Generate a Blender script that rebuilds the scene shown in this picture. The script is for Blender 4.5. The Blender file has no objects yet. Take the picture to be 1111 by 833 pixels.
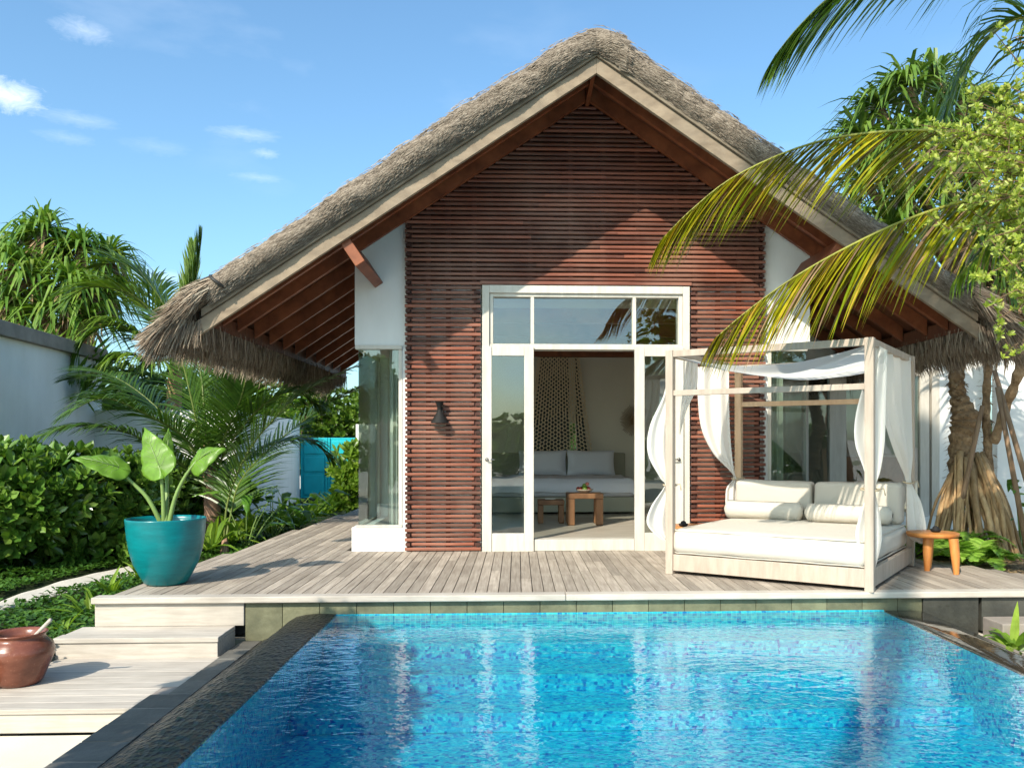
import bpy, math, random
from mathutils import Vector as V, Matrix, noise
random.seed(7)
R = random.random
U = random.uniform
PI = math.pi
scene = bpy.context.scene
COL = scene.collection

# ------------------------------------------------------------------ survey
# camera: 1.25 m above the deck, survey lines taken in the photograph's pixels
TH = math.radians(2.3); F = 915.; CX = 598.; CY = 480.5; H = 1.25
def ray(x, y):
    a = (x-CX)/F; c, s = math.cos(TH), math.sin(TH)
    return (a*c+s, -a*s+c, (CY-y)/F)
def aY(x, y, Y):
    r = ray(x, y); t = Y/r[1]; return V((r[0]*t, Y, H+r[2]*t))
def aZ(x, y, Z=0.):
    r = ray(x, y); t = (Z-H)/r[2]; return V((r[0]*t, r[1]*t, Z))

# ------------------------------------------------------------------ mesh helpers
class MB:
    def __init__(s): s.v = []; s.f = []
    def box(s, x0, x1, y0, y1, z0, z1):
        n = len(s.v)
        s.v += [(x0,y0,z0),(x1,y0,z0),(x1,y1,z0),(x0,y1,z0),(x0,y0,z1),(x1,y0,z1),(x1,y1,z1),(x0,y1,z1)]
        s.f += [(n,n+3,n+2,n+1),(n+4,n+5,n+6,n+7),(n,n+1,n+5,n+4),(n+1,n+2,n+6,n+5),(n+2,n+3,n+7,n+6),(n+3,n,n+4,n+7)]
        return s
    def hexa(s, b, t):           # prism between two equal rings of points
        n = len(s.v); k = len(b)
        s.v += [tuple(p) for p in b]+[tuple(p) for p in t]
        s.f.append(tuple(range(n+k-1, n-1, -1))); s.f.append(tuple(range(n+k, n+2*k)))
        for i in range(k):
            j = (i+1) % k
            s.f.append((n+i, n+j, n+k+j, n+k+i))
        return s
    def obox(s, c, ax, ay, az, hx, hy, hz):
        c = V(c); ax, ay, az = V(ax)*hx, V(ay)*hy, V(az)*hz
        b = [c-ax-ay-az, c+ax-ay-az, c+ax+ay-az, c-ax+ay-az]
        return s.hexa(b, [p+az*2 for p in b])
    def tube(s, pts, rad, n=8, cap=True, squash=None):
        pts = [V(p) for p in pts]
        if not hasattr(rad, '__len__'): rad = [rad]*len(pts)
        base = len(s.v); prev = None
        for i, p in enumerate(pts):
            a = pts[max(i-1,0)]; b = pts[min(i+1,len(pts)-1)]
            d = (b-a).normalized() if (b-a).length > 1e-9 else V((0,0,1))
            if prev is None:
                u = d.orthogonal().normalized()
            else:
                u = prev-d*prev.dot(d)
                u = u.normalized() if u.length > 1e-6 else d.orthogonal().normalized()
            prev = u; w = d.cross(u)
            for k in range(n):
                t = 2*PI*k/n
                s.v.append(tuple(p+(u*math.cos(t)+w*math.sin(t))*rad[i]))
        for i in range(len(pts)-1):
            for k in range(n):
                a = base+i*n+k; b = base+i*n+(k+1) % n
                s.f.append((a, b, b+n, a+n))
        if cap:
            s.f.append(tuple(base+k for k in range(n-1,-1,-1)))
            m = base+(len(pts)-1)*n
            s.f.append(tuple(m+k for k in range(n)))
        return s
    def lathe(s, prof, c=(0,0,0), n=32, close=False):
        base = len(s.v); cx, cy, cz = c
        for r, z in prof:
            for k in range(n):
                t = 2*PI*k/n
                s.v.append((cx+r*math.cos(t), cy+r*math.sin(t), cz+z))
        for i in range(len(prof)-1):
            for k in range(n):
                a = base+i*n+k; b = base+i*n+(k+1) % n
                s.f.append((a, b, b+n, a+n))
        s.f.append(tuple(base+k for k in range(n-1,-1,-1)))
        m = base+(len(prof)-1)*n
        s.f.append(tuple(m+k for k in range(n)))
        return s
    def ribbon(s, pts, ws, side):
        base = len(s.v); n = len(pts)
        sx, sy, sz = side
        for p, w in zip(pts, ws):
            s.v.append((p[0]-sx*w, p[1]-sy*w, p[2]-sz*w)); s.v.append((p[0]+sx*w, p[1]+sy*w, p[2]+sz*w))
        for i in range(n-1):
            a = base+2*i
            s.f.append((a, a+1, a+3, a+2))
        return s
    def vee(s, pts, ws, side, up, fold=.35):      # ribbon with a lowered midrib
        base = len(s.v); n = len(pts)
        for p, w in zip(pts, ws):
            p = V(p); q = up*(w*fold)
            s.v += [tuple(p-side*w+q), tuple(p-q*.3), tuple(p+side*w+q)]
        for i in range(n-1):
            a = base+3*i
            s.f += [(a, a+1, a+4, a+3), (a+1, a+2, a+5, a+4)]
        return s
    def grid(s, rows):
        base = len(s.v); m = len(rows[0])
        for r in rows: s.v += [tuple(p) for p in r]
        for i in range(len(rows)-1):
            for j in range(m-1):
                a = base+i*m+j
                s.f.append((a, a+1, a+m+1, a+m))
        return s
    def add(s, o):
        n = len(s.v); s.v += o.v; s.f += [tuple(i+n for i in f) for f in o.f]; return s

def build(name, mb, m, parent=None, smooth=False, bevel=0, label=None, cat=None, group=None, kind=None, loc=None, solid=0, sub=0, auto=None):
    me = bpy.data.meshes.new(name)
    if loc is not None:
        L = V(loc); me.from_pydata([(a-L.x, b-L.y, c-L.z) for a, b, c in mb.v], [], mb.f)
    else:
        me.from_pydata(mb.v, [], mb.f)
    me.materials.append(m)
    if smooth: me.polygons.foreach_set('use_smooth', [True]*len(me.polygons))
    me.update()
    o = bpy.data.objects.new(name, me); COL.objects.link(o)
    if loc is not None: o.location = loc
    if auto:
        try: me.set_sharp_from_angle(angle=math.radians(auto))
        except Exception: pass
    if solid:
        d = o.modifiers.new('solid', 'SOLIDIFY'); d.thickness = solid; d.offset = 0
    if sub:
        d = o.modifiers.new('sub', 'SUBSURF'); d.levels = sub; d.render_levels = sub
    if bevel:
        d = o.modifiers.new('bevel', 'BEVEL'); d.width = bevel; d.segments = 2; d.limit_method = 'ANGLE'
    if parent:
        o.parent = parent
        if loc is None: o.location = -parent.location if parent.parent is None else (0,0,0)
        else: o.location = V(loc)-wloc(parent)
        if loc is None: o.location = -wloc(parent)
    tag(o, label, cat, group, kind)
    return o
def wloc(o):
    p = V(o.location)
    while o.parent: o = o.parent; p = p+V(o.location)
    return p
def tag(o, label=None, cat=None, group=None, kind=None):
    if label: o['label'] = label
    if cat: o['category'] = cat
    if group: o['group'] = group
    if kind: o['kind'] = kind
def thing(name, label, cat, loc=(0,0,0), group=None):
    o = bpy.data.objects.new(name, None); COL.objects.link(o); o.location = loc
    o.empty_display_size = .1
    tag(o, label, cat, group); return o
def copy_tree(o, parent=None):
    c = o.copy(); COL.objects.link(c); c.parent = parent
    for ch in list(o.children): copy_tree(ch, c)
    return c

# ------------------------------------------------------------------ materials
def newmat(name):
    m = bpy.data.materials.new(name); m.use_nodes = True
    nt = m.node_tree; nt.nodes.clear()
    return m, nt
def N(nt, t, **kw):
    n = nt.nodes.new(t)
    for k, v in kw.items():
        if k in n.inputs: n.inputs[k].default_value = v
        else: setattr(n, k, v)
    return n
def L(nt, a, b): nt.links.new(a, b)
def ramp(nt, stops, fac, interp='LINEAR'):
    r = nt.nodes.new('ShaderNodeValToRGB'); r.color_ramp.interpolation = interp
    e = r.color_ramp.elements
    while len(e) < len(stops): e.new(.5)
    for i, (p, c) in enumerate(stops):
        e[i].position = p; e[i].color = (c[0], c[1], c[2], 1)
    L(nt, fac, r.inputs[0]); return r.outputs[0]
def coords(nt, scale=(1,1,1), kind='Object', rot=(0,0,0)):
    t = nt.nodes.new('ShaderNodeTexCoord'); mp = nt.nodes.new('ShaderNodeMapping')
    mp.inputs['Scale'].default_value = scale; mp.inputs['Rotation'].default_value = rot
    L(nt, t.outputs[kind], mp.inputs['Vector']); return mp.outputs[0]
def noisen(nt, vec, scale, detail=4, rough=.55, dist=0):
    n = nt.nodes.new('ShaderNodeTexNoise'); n.inputs['Scale'].default_value = scale
    n.inputs['Detail'].default_value = detail; n.inputs['Roughness'].default_value = rough
    n.inputs['Distortion'].default_value = dist
    L(nt, vec, n.inputs['Vector']); return n.outputs[0]
def mixc(nt, fac, a, b, mode='MIX'):
    n = nt.nodes.new('ShaderNodeMix'); n.data_type = 'RGBA'; n.blend_type = mode
    for s, x in ((0, fac), (6, a), (7, b)):
        if hasattr(x, 'is_linked') or hasattr(x, 'links'): L(nt, x, n.inputs[s])
        else: n.inputs[s].default_value = x if s == 0 else (x[0], x[1], x[2], 1)
    return n.outputs[2]
def mathn(nt, op, a, b=None):
    n = nt.nodes.new('ShaderNodeMath'); n.operation = op
    for i, x in enumerate((a, b)):
        if x is None: continue
        if hasattr(x, 'links'): L(nt, x, n.inputs[i])
        else: n.inputs[i].default_value = x
    return n.outputs[0]
def islandrand(nt):
    return nt.nodes.new('ShaderNodeNewGeometry').outputs['Random Per Island']
def finish(nt, sh):
    o = nt.nodes.new('ShaderNodeOutputMaterial'); L(nt, sh, o.inputs['Surface'])
def bump(nt, h, strength, dist, normal=None):
    b = nt.nodes.new('ShaderNodeBump'); b.inputs['Strength'].default_value = strength
    b.inputs['Distance'].default_value = dist; L(nt, h, b.inputs['Height'])
    if normal: L(nt, normal, b.inputs['Normal'])
    return b.outputs[0]
def principled(nt, col, rough=.5, normal=None, spec=.5, metal=0):
    p = nt.nodes.new('ShaderNodeBsdfPrincipled')
    if hasattr(col, 'links'): L(nt, col, p.inputs['Base Color'])
    else: p.inputs['Base Color'].default_value = (*col, 1)
    if hasattr(rough, 'links'): L(nt, rough, p.inputs['Roughness'])
    else: p.inputs['Roughness'].default_value = rough
    p.inputs['Specular IOR Level'].default_value = spec
    p.inputs['Metallic'].default_value = metal
    if normal: L(nt, normal, p.inputs['Normal'])
    return p
def wood(name, dark, light, scale=(18,1.2,18), rough=.6, var=.35, bmp=.3, spec=.3, stain=None):
    m, nt = newmat(name)
    v = coords(nt, scale)
    g = noisen(nt, v, 1.6, 6, .62, .3)
    c = ramp(nt, [(.3, dark), (.72, light)], g)
    ir = islandrand(nt)
    r2 = ramp(nt, [(0, (1-var,)*3), (1, (1+var*.45,)*3)], ir)
    c = mixc(nt, 1., c, r2, 'MULTIPLY')
    if stain:
        s = noisen(nt, coords(nt, (1,1,1)), stain[1], 5, .6)
        s = ramp(nt, [(.42, (0,0,0)), (.68, (1,1,1))], s)
        c = mixc(nt, mathn(nt, 'MULTIPLY', s, stain[2]), c, stain[0])
    p = principled(nt, c, rough, bump(nt, g, bmp, .004), spec)
    finish(nt, p.outputs[0]); return m
def plain(name, col, rough=.6, var=.06, scale=3, bmp=.1, bs=60, spec=.4, metal=0, col2=None, bd=.003, streak=0):
    m, nt = newmat(name)
    v = coords(nt)
    n = noisen(nt, v, scale, 5, .6)
    a = col2 or tuple(max(0, x*(1-var*2)) for x in col)
    c = ramp(nt, [(.3, a), (.7, tuple(col))], n)
    if streak:
        s_ = noisen(nt, coords(nt, (1.3,1.3,.30)), 2.0, 6, .65, .3)
        c = mixc(nt, 1., c, ramp(nt, [(.40, (1,)*3), (.72, (1-streak,1-streak,1-streak*1.15))], s_), 'MULTIPLY')
    b = noisen(nt, v, bs, 3)
    p = principled(nt, c, rough, bump(nt, b, bmp, bd), spec, metal)
    finish(nt, p.outputs[0]); return m
def leaf(name, cols, rough=.42, trans=.3, spec=.35, tcol=None):
    m, nt = newmat(name)
    k = len(cols)
    c = ramp(nt, [(i/(k-1), c) for i, c in enumerate(cols)], islandrand(nt))
    n = noisen(nt, coords(nt), 9, 3)
    c = mixc(nt, 1., c, ramp(nt, [(.3, (.75,)*3), (.7, (1.2,)*3)], n), 'MULTIPLY')
    p = principled(nt, c, rough, None, spec)
    t = nt.nodes.new('ShaderNodeBsdfTranslucent')
    tc = mixc(nt, 1., c, tcol or (1.5, 1.6, .7), 'MULTIPLY'); L(nt, tc, t.inputs[0])
    mx = nt.nodes.new('ShaderNodeMixShader'); mx.inputs[0].default_value = trans
    L(nt, p.outputs[0], mx.inputs[1]); L(nt, t.outputs[0], mx.inputs[2])
    finish(nt, mx.outputs[0]); return m
def cloth(name, col, trans=0, rough=.9, clear=0, bmp=.12, crease=.0, tcol=None):
    m, nt = newmat(name)
    v = coords(nt)
    b = noisen(nt, v, 240, 2)
    nb = bump(nt, b, bmp, .002)
    if crease:
        cr = noisen(nt, coords(nt, (1.5,1.5,4)), 2.2, 5, .6, .8)
        nb = bump(nt, cr, crease, .03, nb)
    sh = principled(nt, col, rough, nb, .15).outputs[0]
    if trans:
        t = nt.nodes.new('ShaderNodeBsdfTranslucent'); t.inputs[0].default_value = (*(tcol or col), 1)
        mx = nt.nodes.new('ShaderNodeMixShader'); mx.inputs[0].default_value = trans
        L(nt, sh, mx.inputs[1]); L(nt, t.outputs[0], mx.inputs[2]); sh = mx.outputs[0]
    if clear:
        t = nt.nodes.new('ShaderNodeBsdfTransparent')
        mx = nt.nodes.new('ShaderNodeMixShader'); mx.inputs[0].default_value = clear
        L(nt, sh, mx.inputs[1]); L(nt, t.outputs[0], mx.inputs[2]); sh = mx.outputs[0]
    finish(nt, sh); return m
def schlick(nt, f0, normal=None):
    # reflectance that is the same from both sides of a thin surface
    lw = nt.nodes.new('ShaderNodeLayerWeight'); lw.inputs[0].default_value = .5
    if normal: L(nt, normal, lw.inputs['Normal'])
    return mathn(nt, 'ADD', mathn(nt, 'MULTIPLY', mathn(nt, 'POWER', lw.outputs['Facing'], 5.), 1-f0), f0)
def glassmat(name, tint=(.93,.96,.95), extra=0., wav=.0):
    m, nt = newmat(name)
    fr = schlick(nt, .045)
    g = nt.nodes.new('ShaderNodeBsdfGlossy'); g.inputs['Roughness'].default_value = .0
    if wav:
        nb = bump(nt, noisen(nt, coords(nt), 1.3, 1), wav, .05); L(nt, nb, g.inputs['Normal'])
    t = nt.nodes.new('ShaderNodeBsdfTransparent'); t.inputs[0].default_value = (*tint, 1)
    mx = nt.nodes.new('ShaderNodeMixShader')
    f = mathn(nt, 'ADD', mathn(nt, 'MULTIPLY', fr, 1.7), extra)
    f = mathn(nt, 'MINIMUM', f, 1.)
    L(nt, f, mx.inputs[0]); L(nt, t.outputs[0], mx.inputs[1]); L(nt, g.outputs[0], mx.inputs[2])
    finish(nt, mx.outputs[0]); return m

M = {}
M['deck'] = wood('deck_wood', (.27,.22,.175), (.50,.43,.35), (26,1.4,26), .7, .30, .35, .25, ((.20,.16,.125), 2.2, .38))
M['pale'] = wood('bleached_wood', (.41,.362,.305), (.60,.54,.465), (1.6,22,22), .7, .12, .35, .25, ((.30,.26,.22), 2.2, .45))
M['slat'] = wood('red_slat_wood', (.118,.033,.019), (.30,.097,.054), (1.2,20,30), .5, .65, .3, .35, ((.34,.20,.145), 1.1, .40))
M['soffit'] = wood('red_rafter_wood', (.14,.040,.017), (.31,.098,.040), (3,3,3), .5, .25, .2, .3)
M['ceil'] = wood('dark_board_wood', (.085,.03,.016), (.18,.068,.036), (3,9,3), .6, .2, .2, .25)
M['fascia'] = wood('weathered_board_wood', (.19,.14,.095), (.36,.275,.19), (2.4,8,5), .7, .15, .4, .25, ((.2,.17,.13), 2.5, .4))
M['teak'] = wood('orange_teak', (.38,.13,.03), (.62,.26,.07), (5,5,2), .42, .12, .2, .4)
M['stoolwood'] = wood('brown_stool_wood', (.20,.085,.035), (.42,.20,.09), (4,4,2), .5, .3, .3, .35)
M['bedwood'] = wood('whitewashed_wood', (.38,.30,.235), (.52,.43,.345), (9,9,1.5), .6, .1, .3, .3)
M['rearshade'] = wood('rear_frame_shade', (.5,.33,.2), (.66,.46,.29), (9,9,1.5), .6, .1, .3, .3)  # whitewashed frame with its brownish shadow tone put into the colour
M['frame'] = wood('cream_door_wood', (.48,.44,.37), (.63,.59,.52), (8,8,1.2), .5, .08, .15, .4)
M['plaster'] = plain('white_plaster', (.80,.79,.755), .85, .05, 1.1, .25, 90, .2, streak=.09)
M['gplaster'] = plain('garden_plaster', (.86,.845,.81), .85, .07, .8, .25, 90, .2, streak=.07)
M['room'] = plain('room_plaster', (.76,.69,.58), .85, .04, 1.1, .1, 90, .2)
M['cap'] = plain('wall_coping_stone', (.34,.29,.25), .85, .2, 3, .4, 40, .2)
M['black'] = plain('black_metal', (.016,.015,.014), .7, .1, spec=.25)
M['metal'] = plain('steel', (.45,.44,.42), .3, .1, metal=1)
M['cable'] = plain('dark_cable', (.03,.028,.025), .6)
M['gate'] = plain('turquoise_paint', (.0,.42,.47), .5, .08, 4, .15, 30)
M['soil'] = plain('garden_soil', (.10,.075,.05), .95, .3, 4, .9, 25, .1, bd=.02)
M['mulch'] = plain('dark_mulch', (.035,.05,.02), .95, .3, 6, .9, 25, .1, bd=.02)
M['sand'] = plain('coral_sand', (.60,.55,.47), .95, .1, 6, .6, 80, .1, bd=.01)
M['cream'] = plain('cream_paving', (.72,.65,.53), .85, .08, 2, .4, 60, .2)
M['floor'] = wood('room_floor', (.34,.29,.23), (.50,.45,.37), (1.5,8,8), .4, .2, .15, .4)
M['mattress'] = cloth('cream_mattress', (.52,.485,.42), crease=.22)
M['cushion'] = cloth('cream_cushion', (.52,.475,.40), crease=.24)
M['cushion2'] = cloth('cream_canvas', (.49,.445,.375), crease=.12)
M['canopy'] = cloth('canopy_voile', (.92,.92,.88), trans=.78, crease=.05)
M['curtain'] = cloth('white_voile', (.84,.82,.77), trans=.36, clear=.015, crease=.05)
M['drape'] = cloth('green_grey_curtain', (.56,.57,.46), trans=.3)
M['drape2'] = cloth('grey_curtain', (.62,.60,.55), trans=.3)
M['linen'] = cloth('lilac_white_linen', (.80,.78,.83), crease=.35)
M['bedbase'] = cloth('olive_bed_base', (.40,.37,.28))
M['cord'] = cloth('beige_cord', (.74,.60,.43))
M['twine'] = cloth('twine', (.45,.36,.24))
M['glass'] = glassmat('window_glass', (.86,.90,.89), .05, .25)
M['clearglass'] = glassmat('corner_glass', (.84,.91,.89), .03)

# teal glaze
def _teal():
    m, nt = newmat('teal_glaze')
    c = ramp(nt, [(.3, (.0,.115,.13)), (.7, (.0,.20,.215))], noisen(nt, coords(nt, (1,1,6)), 2.2, 6, .7))
    n = bump(nt, noisen(nt, coords(nt, (1,1,3)), 14, 4), .15, .01)
    finish(nt, principled(nt, c, .30, n, .5).outputs[0]); return m
M['teal'] = _teal()
def _terra():
    m, nt = newmat('brown_terracotta')
    c = ramp(nt, [(.3, (.13,.040,.022)), (.7, (.235,.080,.047))], noisen(nt, coords(nt, (1,1,2)), 7, 6, .7))
    sp = noisen(nt, coords(nt), 70, 2)
    c = mixc(nt, ramp(nt, [(.62,(0,0,0)),(.75,(.35,)*3)], sp), c, (.4,.2,.13))
    n = bump(nt, noisen(nt, coords(nt, (1,1,4)), 18, 4), .12, .01)
    finish(nt, principled(nt, c, .26, n, .5).outputs[0]); return m
M['terra'] = _terra()
# thatch body: combed reed ends
def _thatch():
    m, nt = newmat('thatch')
    v = coords(nt, (1,1,1))
    a = noisen(nt, coords(nt, (6,42,8)), 1.6, 5, .7, .4)
    b = noisen(nt, coords(nt, (30,30,30)), 1.2, 3, .7)
    big = noisen(nt, v, .9, 4)
    g = mathn(nt, 'ADD', mathn(nt, 'MULTIPLY', a, .6), mathn(nt, 'MULTIPLY', b, .4))
    c = ramp(nt, [(.34, (.04,.03,.022)), (.5, (.17,.134,.10)), (.64, (.34,.275,.21))], g)
    c = mixc(nt, 1., c, ramp(nt, [(.35, (.72,.70,.68)), (.65, (1.12,1.1,1.05))], big), 'MULTIPLY')
    finish(nt, principled(nt, c, .9, bump(nt, g, 1., .05), .1).outputs[0]); return m
M['thatch'] = _thatch()
def _straw(name, cols):
    m, nt = newmat(name)
    c = ramp(nt, [(i/(len(cols)-1), c) for i, c in enumerate(cols)], islandrand(nt))
    finish(nt, principled(nt, c, .8, None, .15).outputs[0]); return m
M['straw'] = _straw('loose_straw', [(.10,.07,.05), (.24,.175,.125), (.36,.285,.21), (.18,.13,.09), (.42,.35,.265)])
M['strawtop'] = _straw('reed_ends', [(.10,.075,.055), (.19,.15,.112), (.33,.27,.21), (.145,.112,.082), (.25,.205,.155)])
# stone
def _stone(name, a, b, rough, bs=18, wet=False, bw=.302, bh=.5, jc=(.25,.24,.18)):
    m, nt = newmat(name)
    n = noisen(nt, coords(nt), 5, 6, .65)
    c = ramp(nt, [(.3, a), (.7, b)], n)
    c = mixc(nt, 1., c, ramp(nt, [(0,(.75,)*3),(1,(1.2,)*3)], islandrand(nt)), 'MULTIPLY')
    h = noisen(nt, coords(nt), bs, 5, .6)
    finish(nt, principled(nt, c, rough, bump(nt, h, .5, .012), .5).outputs[0]); return m
M['olive'] = _stone('olive_sukabumi_stone', (.085,.085,.045), (.19,.185,.105), .6)
M['darkstone'] = _stone('dark_coping_stone', (.085,.080,.068), (.15,.14,.12), .6)
M['blackstone'] = _stone('black_side_stone', (.035,.035,.03), (.075,.073,.06), .35)
def _pebble():
    m, nt = newmat('wet_black_pebble')
    vo = nt.nodes.new('ShaderNodeTexVoronoi'); vo.inputs['Scale'].default_value = 34; vo.inputs['Randomness'].default_value = 1
    L(nt, coords(nt, (1,.6,1)), vo.inputs['Vector'])
    c = ramp(nt, [(0,(.012,.011,.010)), (.6,(.030,.027,.023)), (1,(.06,.05,.036))], noisen(nt, coords(nt), 16, 5, .7))
    n = bump(nt, vo.outputs[0], .9, .022)
    n = bump(nt, noisen(nt, coords(nt, (1,2.5,1)), 14, 4), .6, .03, n)
    finish(nt, principled(nt, c, .30, n, .45).outputs[0]); return m
M['pebble'] = _pebble()
# mosaic
def _mosaic(name, wob, k=1.):
    m, nt = newmat(name)
    t = nt.nodes.new('ShaderNodeTexCoord')
    vec = t.outputs['Object']
    if wob:
        nz = nt.nodes.new('ShaderNodeTexNoise'); nz.inputs['Scale'].default_value = 7; nz.inputs['Detail'].default_value = 3
        L(nt, vec, nz.inputs['Vector'])
        s = nt.nodes.new('ShaderNodeVectorMath'); s.operation = 'SUBTRACT'; L(nt, nz.outputs['Color'], s.inputs[0]); s.inputs[1].default_value = (.5,.5,.5)
        q = nt.nodes.new('ShaderNodeVectorMath'); q.operation = 'SCALE'; L(nt, s.outputs[0], q.inputs[0]); q.inputs['Scale'].default_value = wob
        ad = nt.nodes.new('ShaderNodeVectorMath'); ad.operation = 'ADD'; L(nt, vec, ad.inputs[0]); L(nt, q.outputs[0], ad.inputs[1]); vec = ad.outputs[0]
    def cell(scale, off=0.):
        mp = nt.nodes.new('ShaderNodeMapping'); mp.inputs['Scale'].default_value = scale; mp.inputs['Location'].default_value = (off+.013, off+.031, off+.017)
        L(nt, vec, mp.inputs[0])
        fl = nt.nodes.new('ShaderNodeVectorMath'); fl.operation = 'FLOOR'; L(nt, mp.outputs[0], fl.inputs[0])
        fr = nt.nodes.new('ShaderNodeVectorMath'); fr.operation = 'FRACTION'; L(nt, mp.outputs[0], fr.inputs[0])
        w = nt.nodes.new('ShaderNodeTexWhiteNoise'); w.noise_dimensions = '3D'; L(nt, fl.outputs[0], w.inputs['Vector'])
        return w.outputs['Value'], fr.outputs[0]
    w1, f1 = cell((46,46,46))
    w2, f2 = cell((32,32,48) if wob else (24,24,48), 5)
    c1 = ramp(nt, [(0,(.012,.12,.44)),(.07,(.02,.22,.54)),(.18,(.04,.40,.62)),(.45,(.09,.48,.66)),(.75,(.16,.58,.70)),(.92,(.32,.70,.76))], w1, 'CONSTANT')
    c2 = ramp(nt, [(0,(.012,.12,.44)),(.09,(.02,.24,.56)),(.24,(.05,.44,.64)),(.6,(.11,.52,.68)),(.85,(.26,.66,.74))], w2, 'CONSTANT')
    c = mixc(nt, ramp(nt, [(.50,(.15,)*3),(.62,(.75,)*3)], noisen(nt, vec, 9, 3)) if wob else .45, c1, c2)
    sep = nt.nodes.new('ShaderNodeSeparateXYZ'); L(nt, f2, sep.inputs[0])
    if not wob:
        g = mathn(nt, 'MAXIMUM', mathn(nt, 'GREATER_THAN', sep.outputs[0], .88), mathn(nt, 'GREATER_THAN', sep.outputs[2], .86))
        c = mixc(nt, mathn(nt, 'MULTIPLY', g, .6), c, (.5,.72,.78))
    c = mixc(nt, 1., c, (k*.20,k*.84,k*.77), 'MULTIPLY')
    finish(nt, principled(nt, c, .25, None, .4).outputs[0]); return m
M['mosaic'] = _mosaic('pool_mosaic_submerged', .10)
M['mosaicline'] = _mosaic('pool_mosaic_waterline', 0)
def _water(name='pool_water_surface', tint=(.97,.99,1.)):
    m, nt = newmat(name)
    w1 = noisen(nt, coords(nt, (1.,1.5,1), rot=(0,0,.35)), 6.5, 2, .5, .6)
    w2 = noisen(nt, coords(nt, (1.,1.6,1), rot=(0,0,-.25)), 15, 2, .5, .4)
    b = bump(nt, w1, .20, .026)
    b = bump(nt, w2, .30, .007, b)
    fr = schlick(nt, .021, b)
    g = nt.nodes.new('ShaderNodeBsdfGlossy'); g.inputs['Roughness'].default_value = .015; L(nt, b, g.inputs['Normal'])
    t = nt.nodes.new('ShaderNodeBsdfTransparent'); t.inputs[0].default_value = (*tint, 1)
    mx = nt.nodes.new('ShaderNodeMixShader'); L(nt, mathn(nt, 'MINIMUM', mathn(nt, 'MULTIPLY', fr, 1.3), 1.), mx.inputs[0])
    L(nt, t.outputs[0], mx.inputs[1]); L(nt, g.outputs[0], mx.inputs[2])
    va = nt.nodes.new('ShaderNodeVolumeAbsorption'); va.inputs['Color'].default_value = (.015,.79,.90,1); va.inputs['Density'].default_value = .62
    o = nt.nodes.new('ShaderNodeOutputMaterial'); L(nt, mx.outputs[0], o.inputs['Surface']); L(nt, va.outputs[0], o.inputs['Volume'])
    return m
M['water'] = _water()
# foliage
M['coco'] = leaf('coconut_leaf', [(.06,.12,.012),(.10,.18,.018),(.15,.22,.025),(.08,.15,.016)], .35, .25)
M['cocoyellow'] = leaf('yellowing_coconut_leaf', [(.15,.22,.012),(.32,.34,.016),(.46,.42,.022),(.24,.28,.014),(.52,.36,.045)], .35, .38, tcol=(1.4,1.3,.5))
M['cocodark'] = leaf('young_coconut_leaf', [(.035,.085,.012),(.06,.125,.018),(.09,.16,.024),(.05,.11,.014)], .32, .2)
M['rachis'] = plain('yellow_green_rachis', (.30,.30,.05), .5, .2)
M['rachisg'] = plain('green_rachis', (.15,.19,.04), .5, .2)
M['pand'] = leaf('pandanus_leaf', [(.07,.15,.018),(.11,.21,.028),(.17,.27,.04),(.08,.17,.02),(.20,.26,.045)], .38, .25)
M['pandd'] = leaf('dark_pandanus_leaf', [(.06,.12,.016),(.10,.18,.024),(.16,.24,.04),(.07,.13,.018)], .34, .2)
M['deadleaf'] = leaf('dry_leaf', [(.30,.19,.10),(.42,.28,.15),(.2,.12,.07),(.36,.26,.12)], .7, .15, tcol=(1.2,1.,.7))
M['scaev'] = leaf('glossy_shrub_leaf', [(.05,.12,.015),(.08,.17,.022),(.12,.22,.03),(.17,.27,.045),(.07,.15,.018)], .28, .22, .5)
M['lime'] = leaf('lime_shrub_leaf', [(.22,.29,.035),(.34,.40,.06),(.46,.49,.10),(.26,.33,.04),(.56,.56,.20)], .4, .35)
M['bush'] = leaf('garden_bush_leaf', [(.05,.11,.012),(.09,.17,.018),(.14,.22,.025),(.07,.13,.014)], .4, .3)
M['ground'] = leaf('ground_cover_leaf', [(.03,.085,.012),(.05,.12,.016),(.08,.17,.024),(.04,.10,.014)], .4, .25)
M['lily'] = leaf('lily_leaf', [(.10,.19,.02),(.17,.28,.03),(.24,.34,.045),(.13,.22,.022)], .35, .35)
M['taro'] = leaf('taro_leaf', [(.14,.28,.03),(.20,.36,.04)], .35, .4)
M['tarostem'] = plain('taro_stem', (.22,.33,.09), .4, .15)
M['fern'] = leaf('fern_leaf', [(.14,.28,.03),(.22,.38,.05),(.30,.46,.08)], .45, .35)
M['broad'] = leaf('broad_dark_leaf', [(.05,.13,.014),(.09,.20,.024),(.14,.27,.035)], .3, .25)
M['far'] = leaf('far_tree_leaf', [(.03,.07,.015),(.05,.10,.02),(.08,.14,.03)], .5, .25)
M['trunk'] = plain('rough_trunk', (.44,.29,.165), .9, .3, 9, 1., 22, .1, col2=(.16,.10,.055), bd=.03)
M['root'] = wood('stilt_root', (.36,.215,.10), (.62,.42,.22), (12,12,2), .8, .4, .6, .15)
M['ptrunk'] = wood('young_palm_trunk', (.22,.13,.085), (.40,.25,.17), (3,3,16), .8, .3, .5, .15)
M['twig'] = plain('brown_twig', (.20,.12,.06), .8, .2)
M['pole'] = wood('prop_pole', (.20,.12,.07), (.36,.24,.15), (14,14,2), .8, .3, .4, .15)
M['red'] = plain('red_fruit', (.45,.03,.02), .3, .3, 8); M['green'] = plain('green_fruit', (.18,.30,.03), .3, .2, 8)
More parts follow.
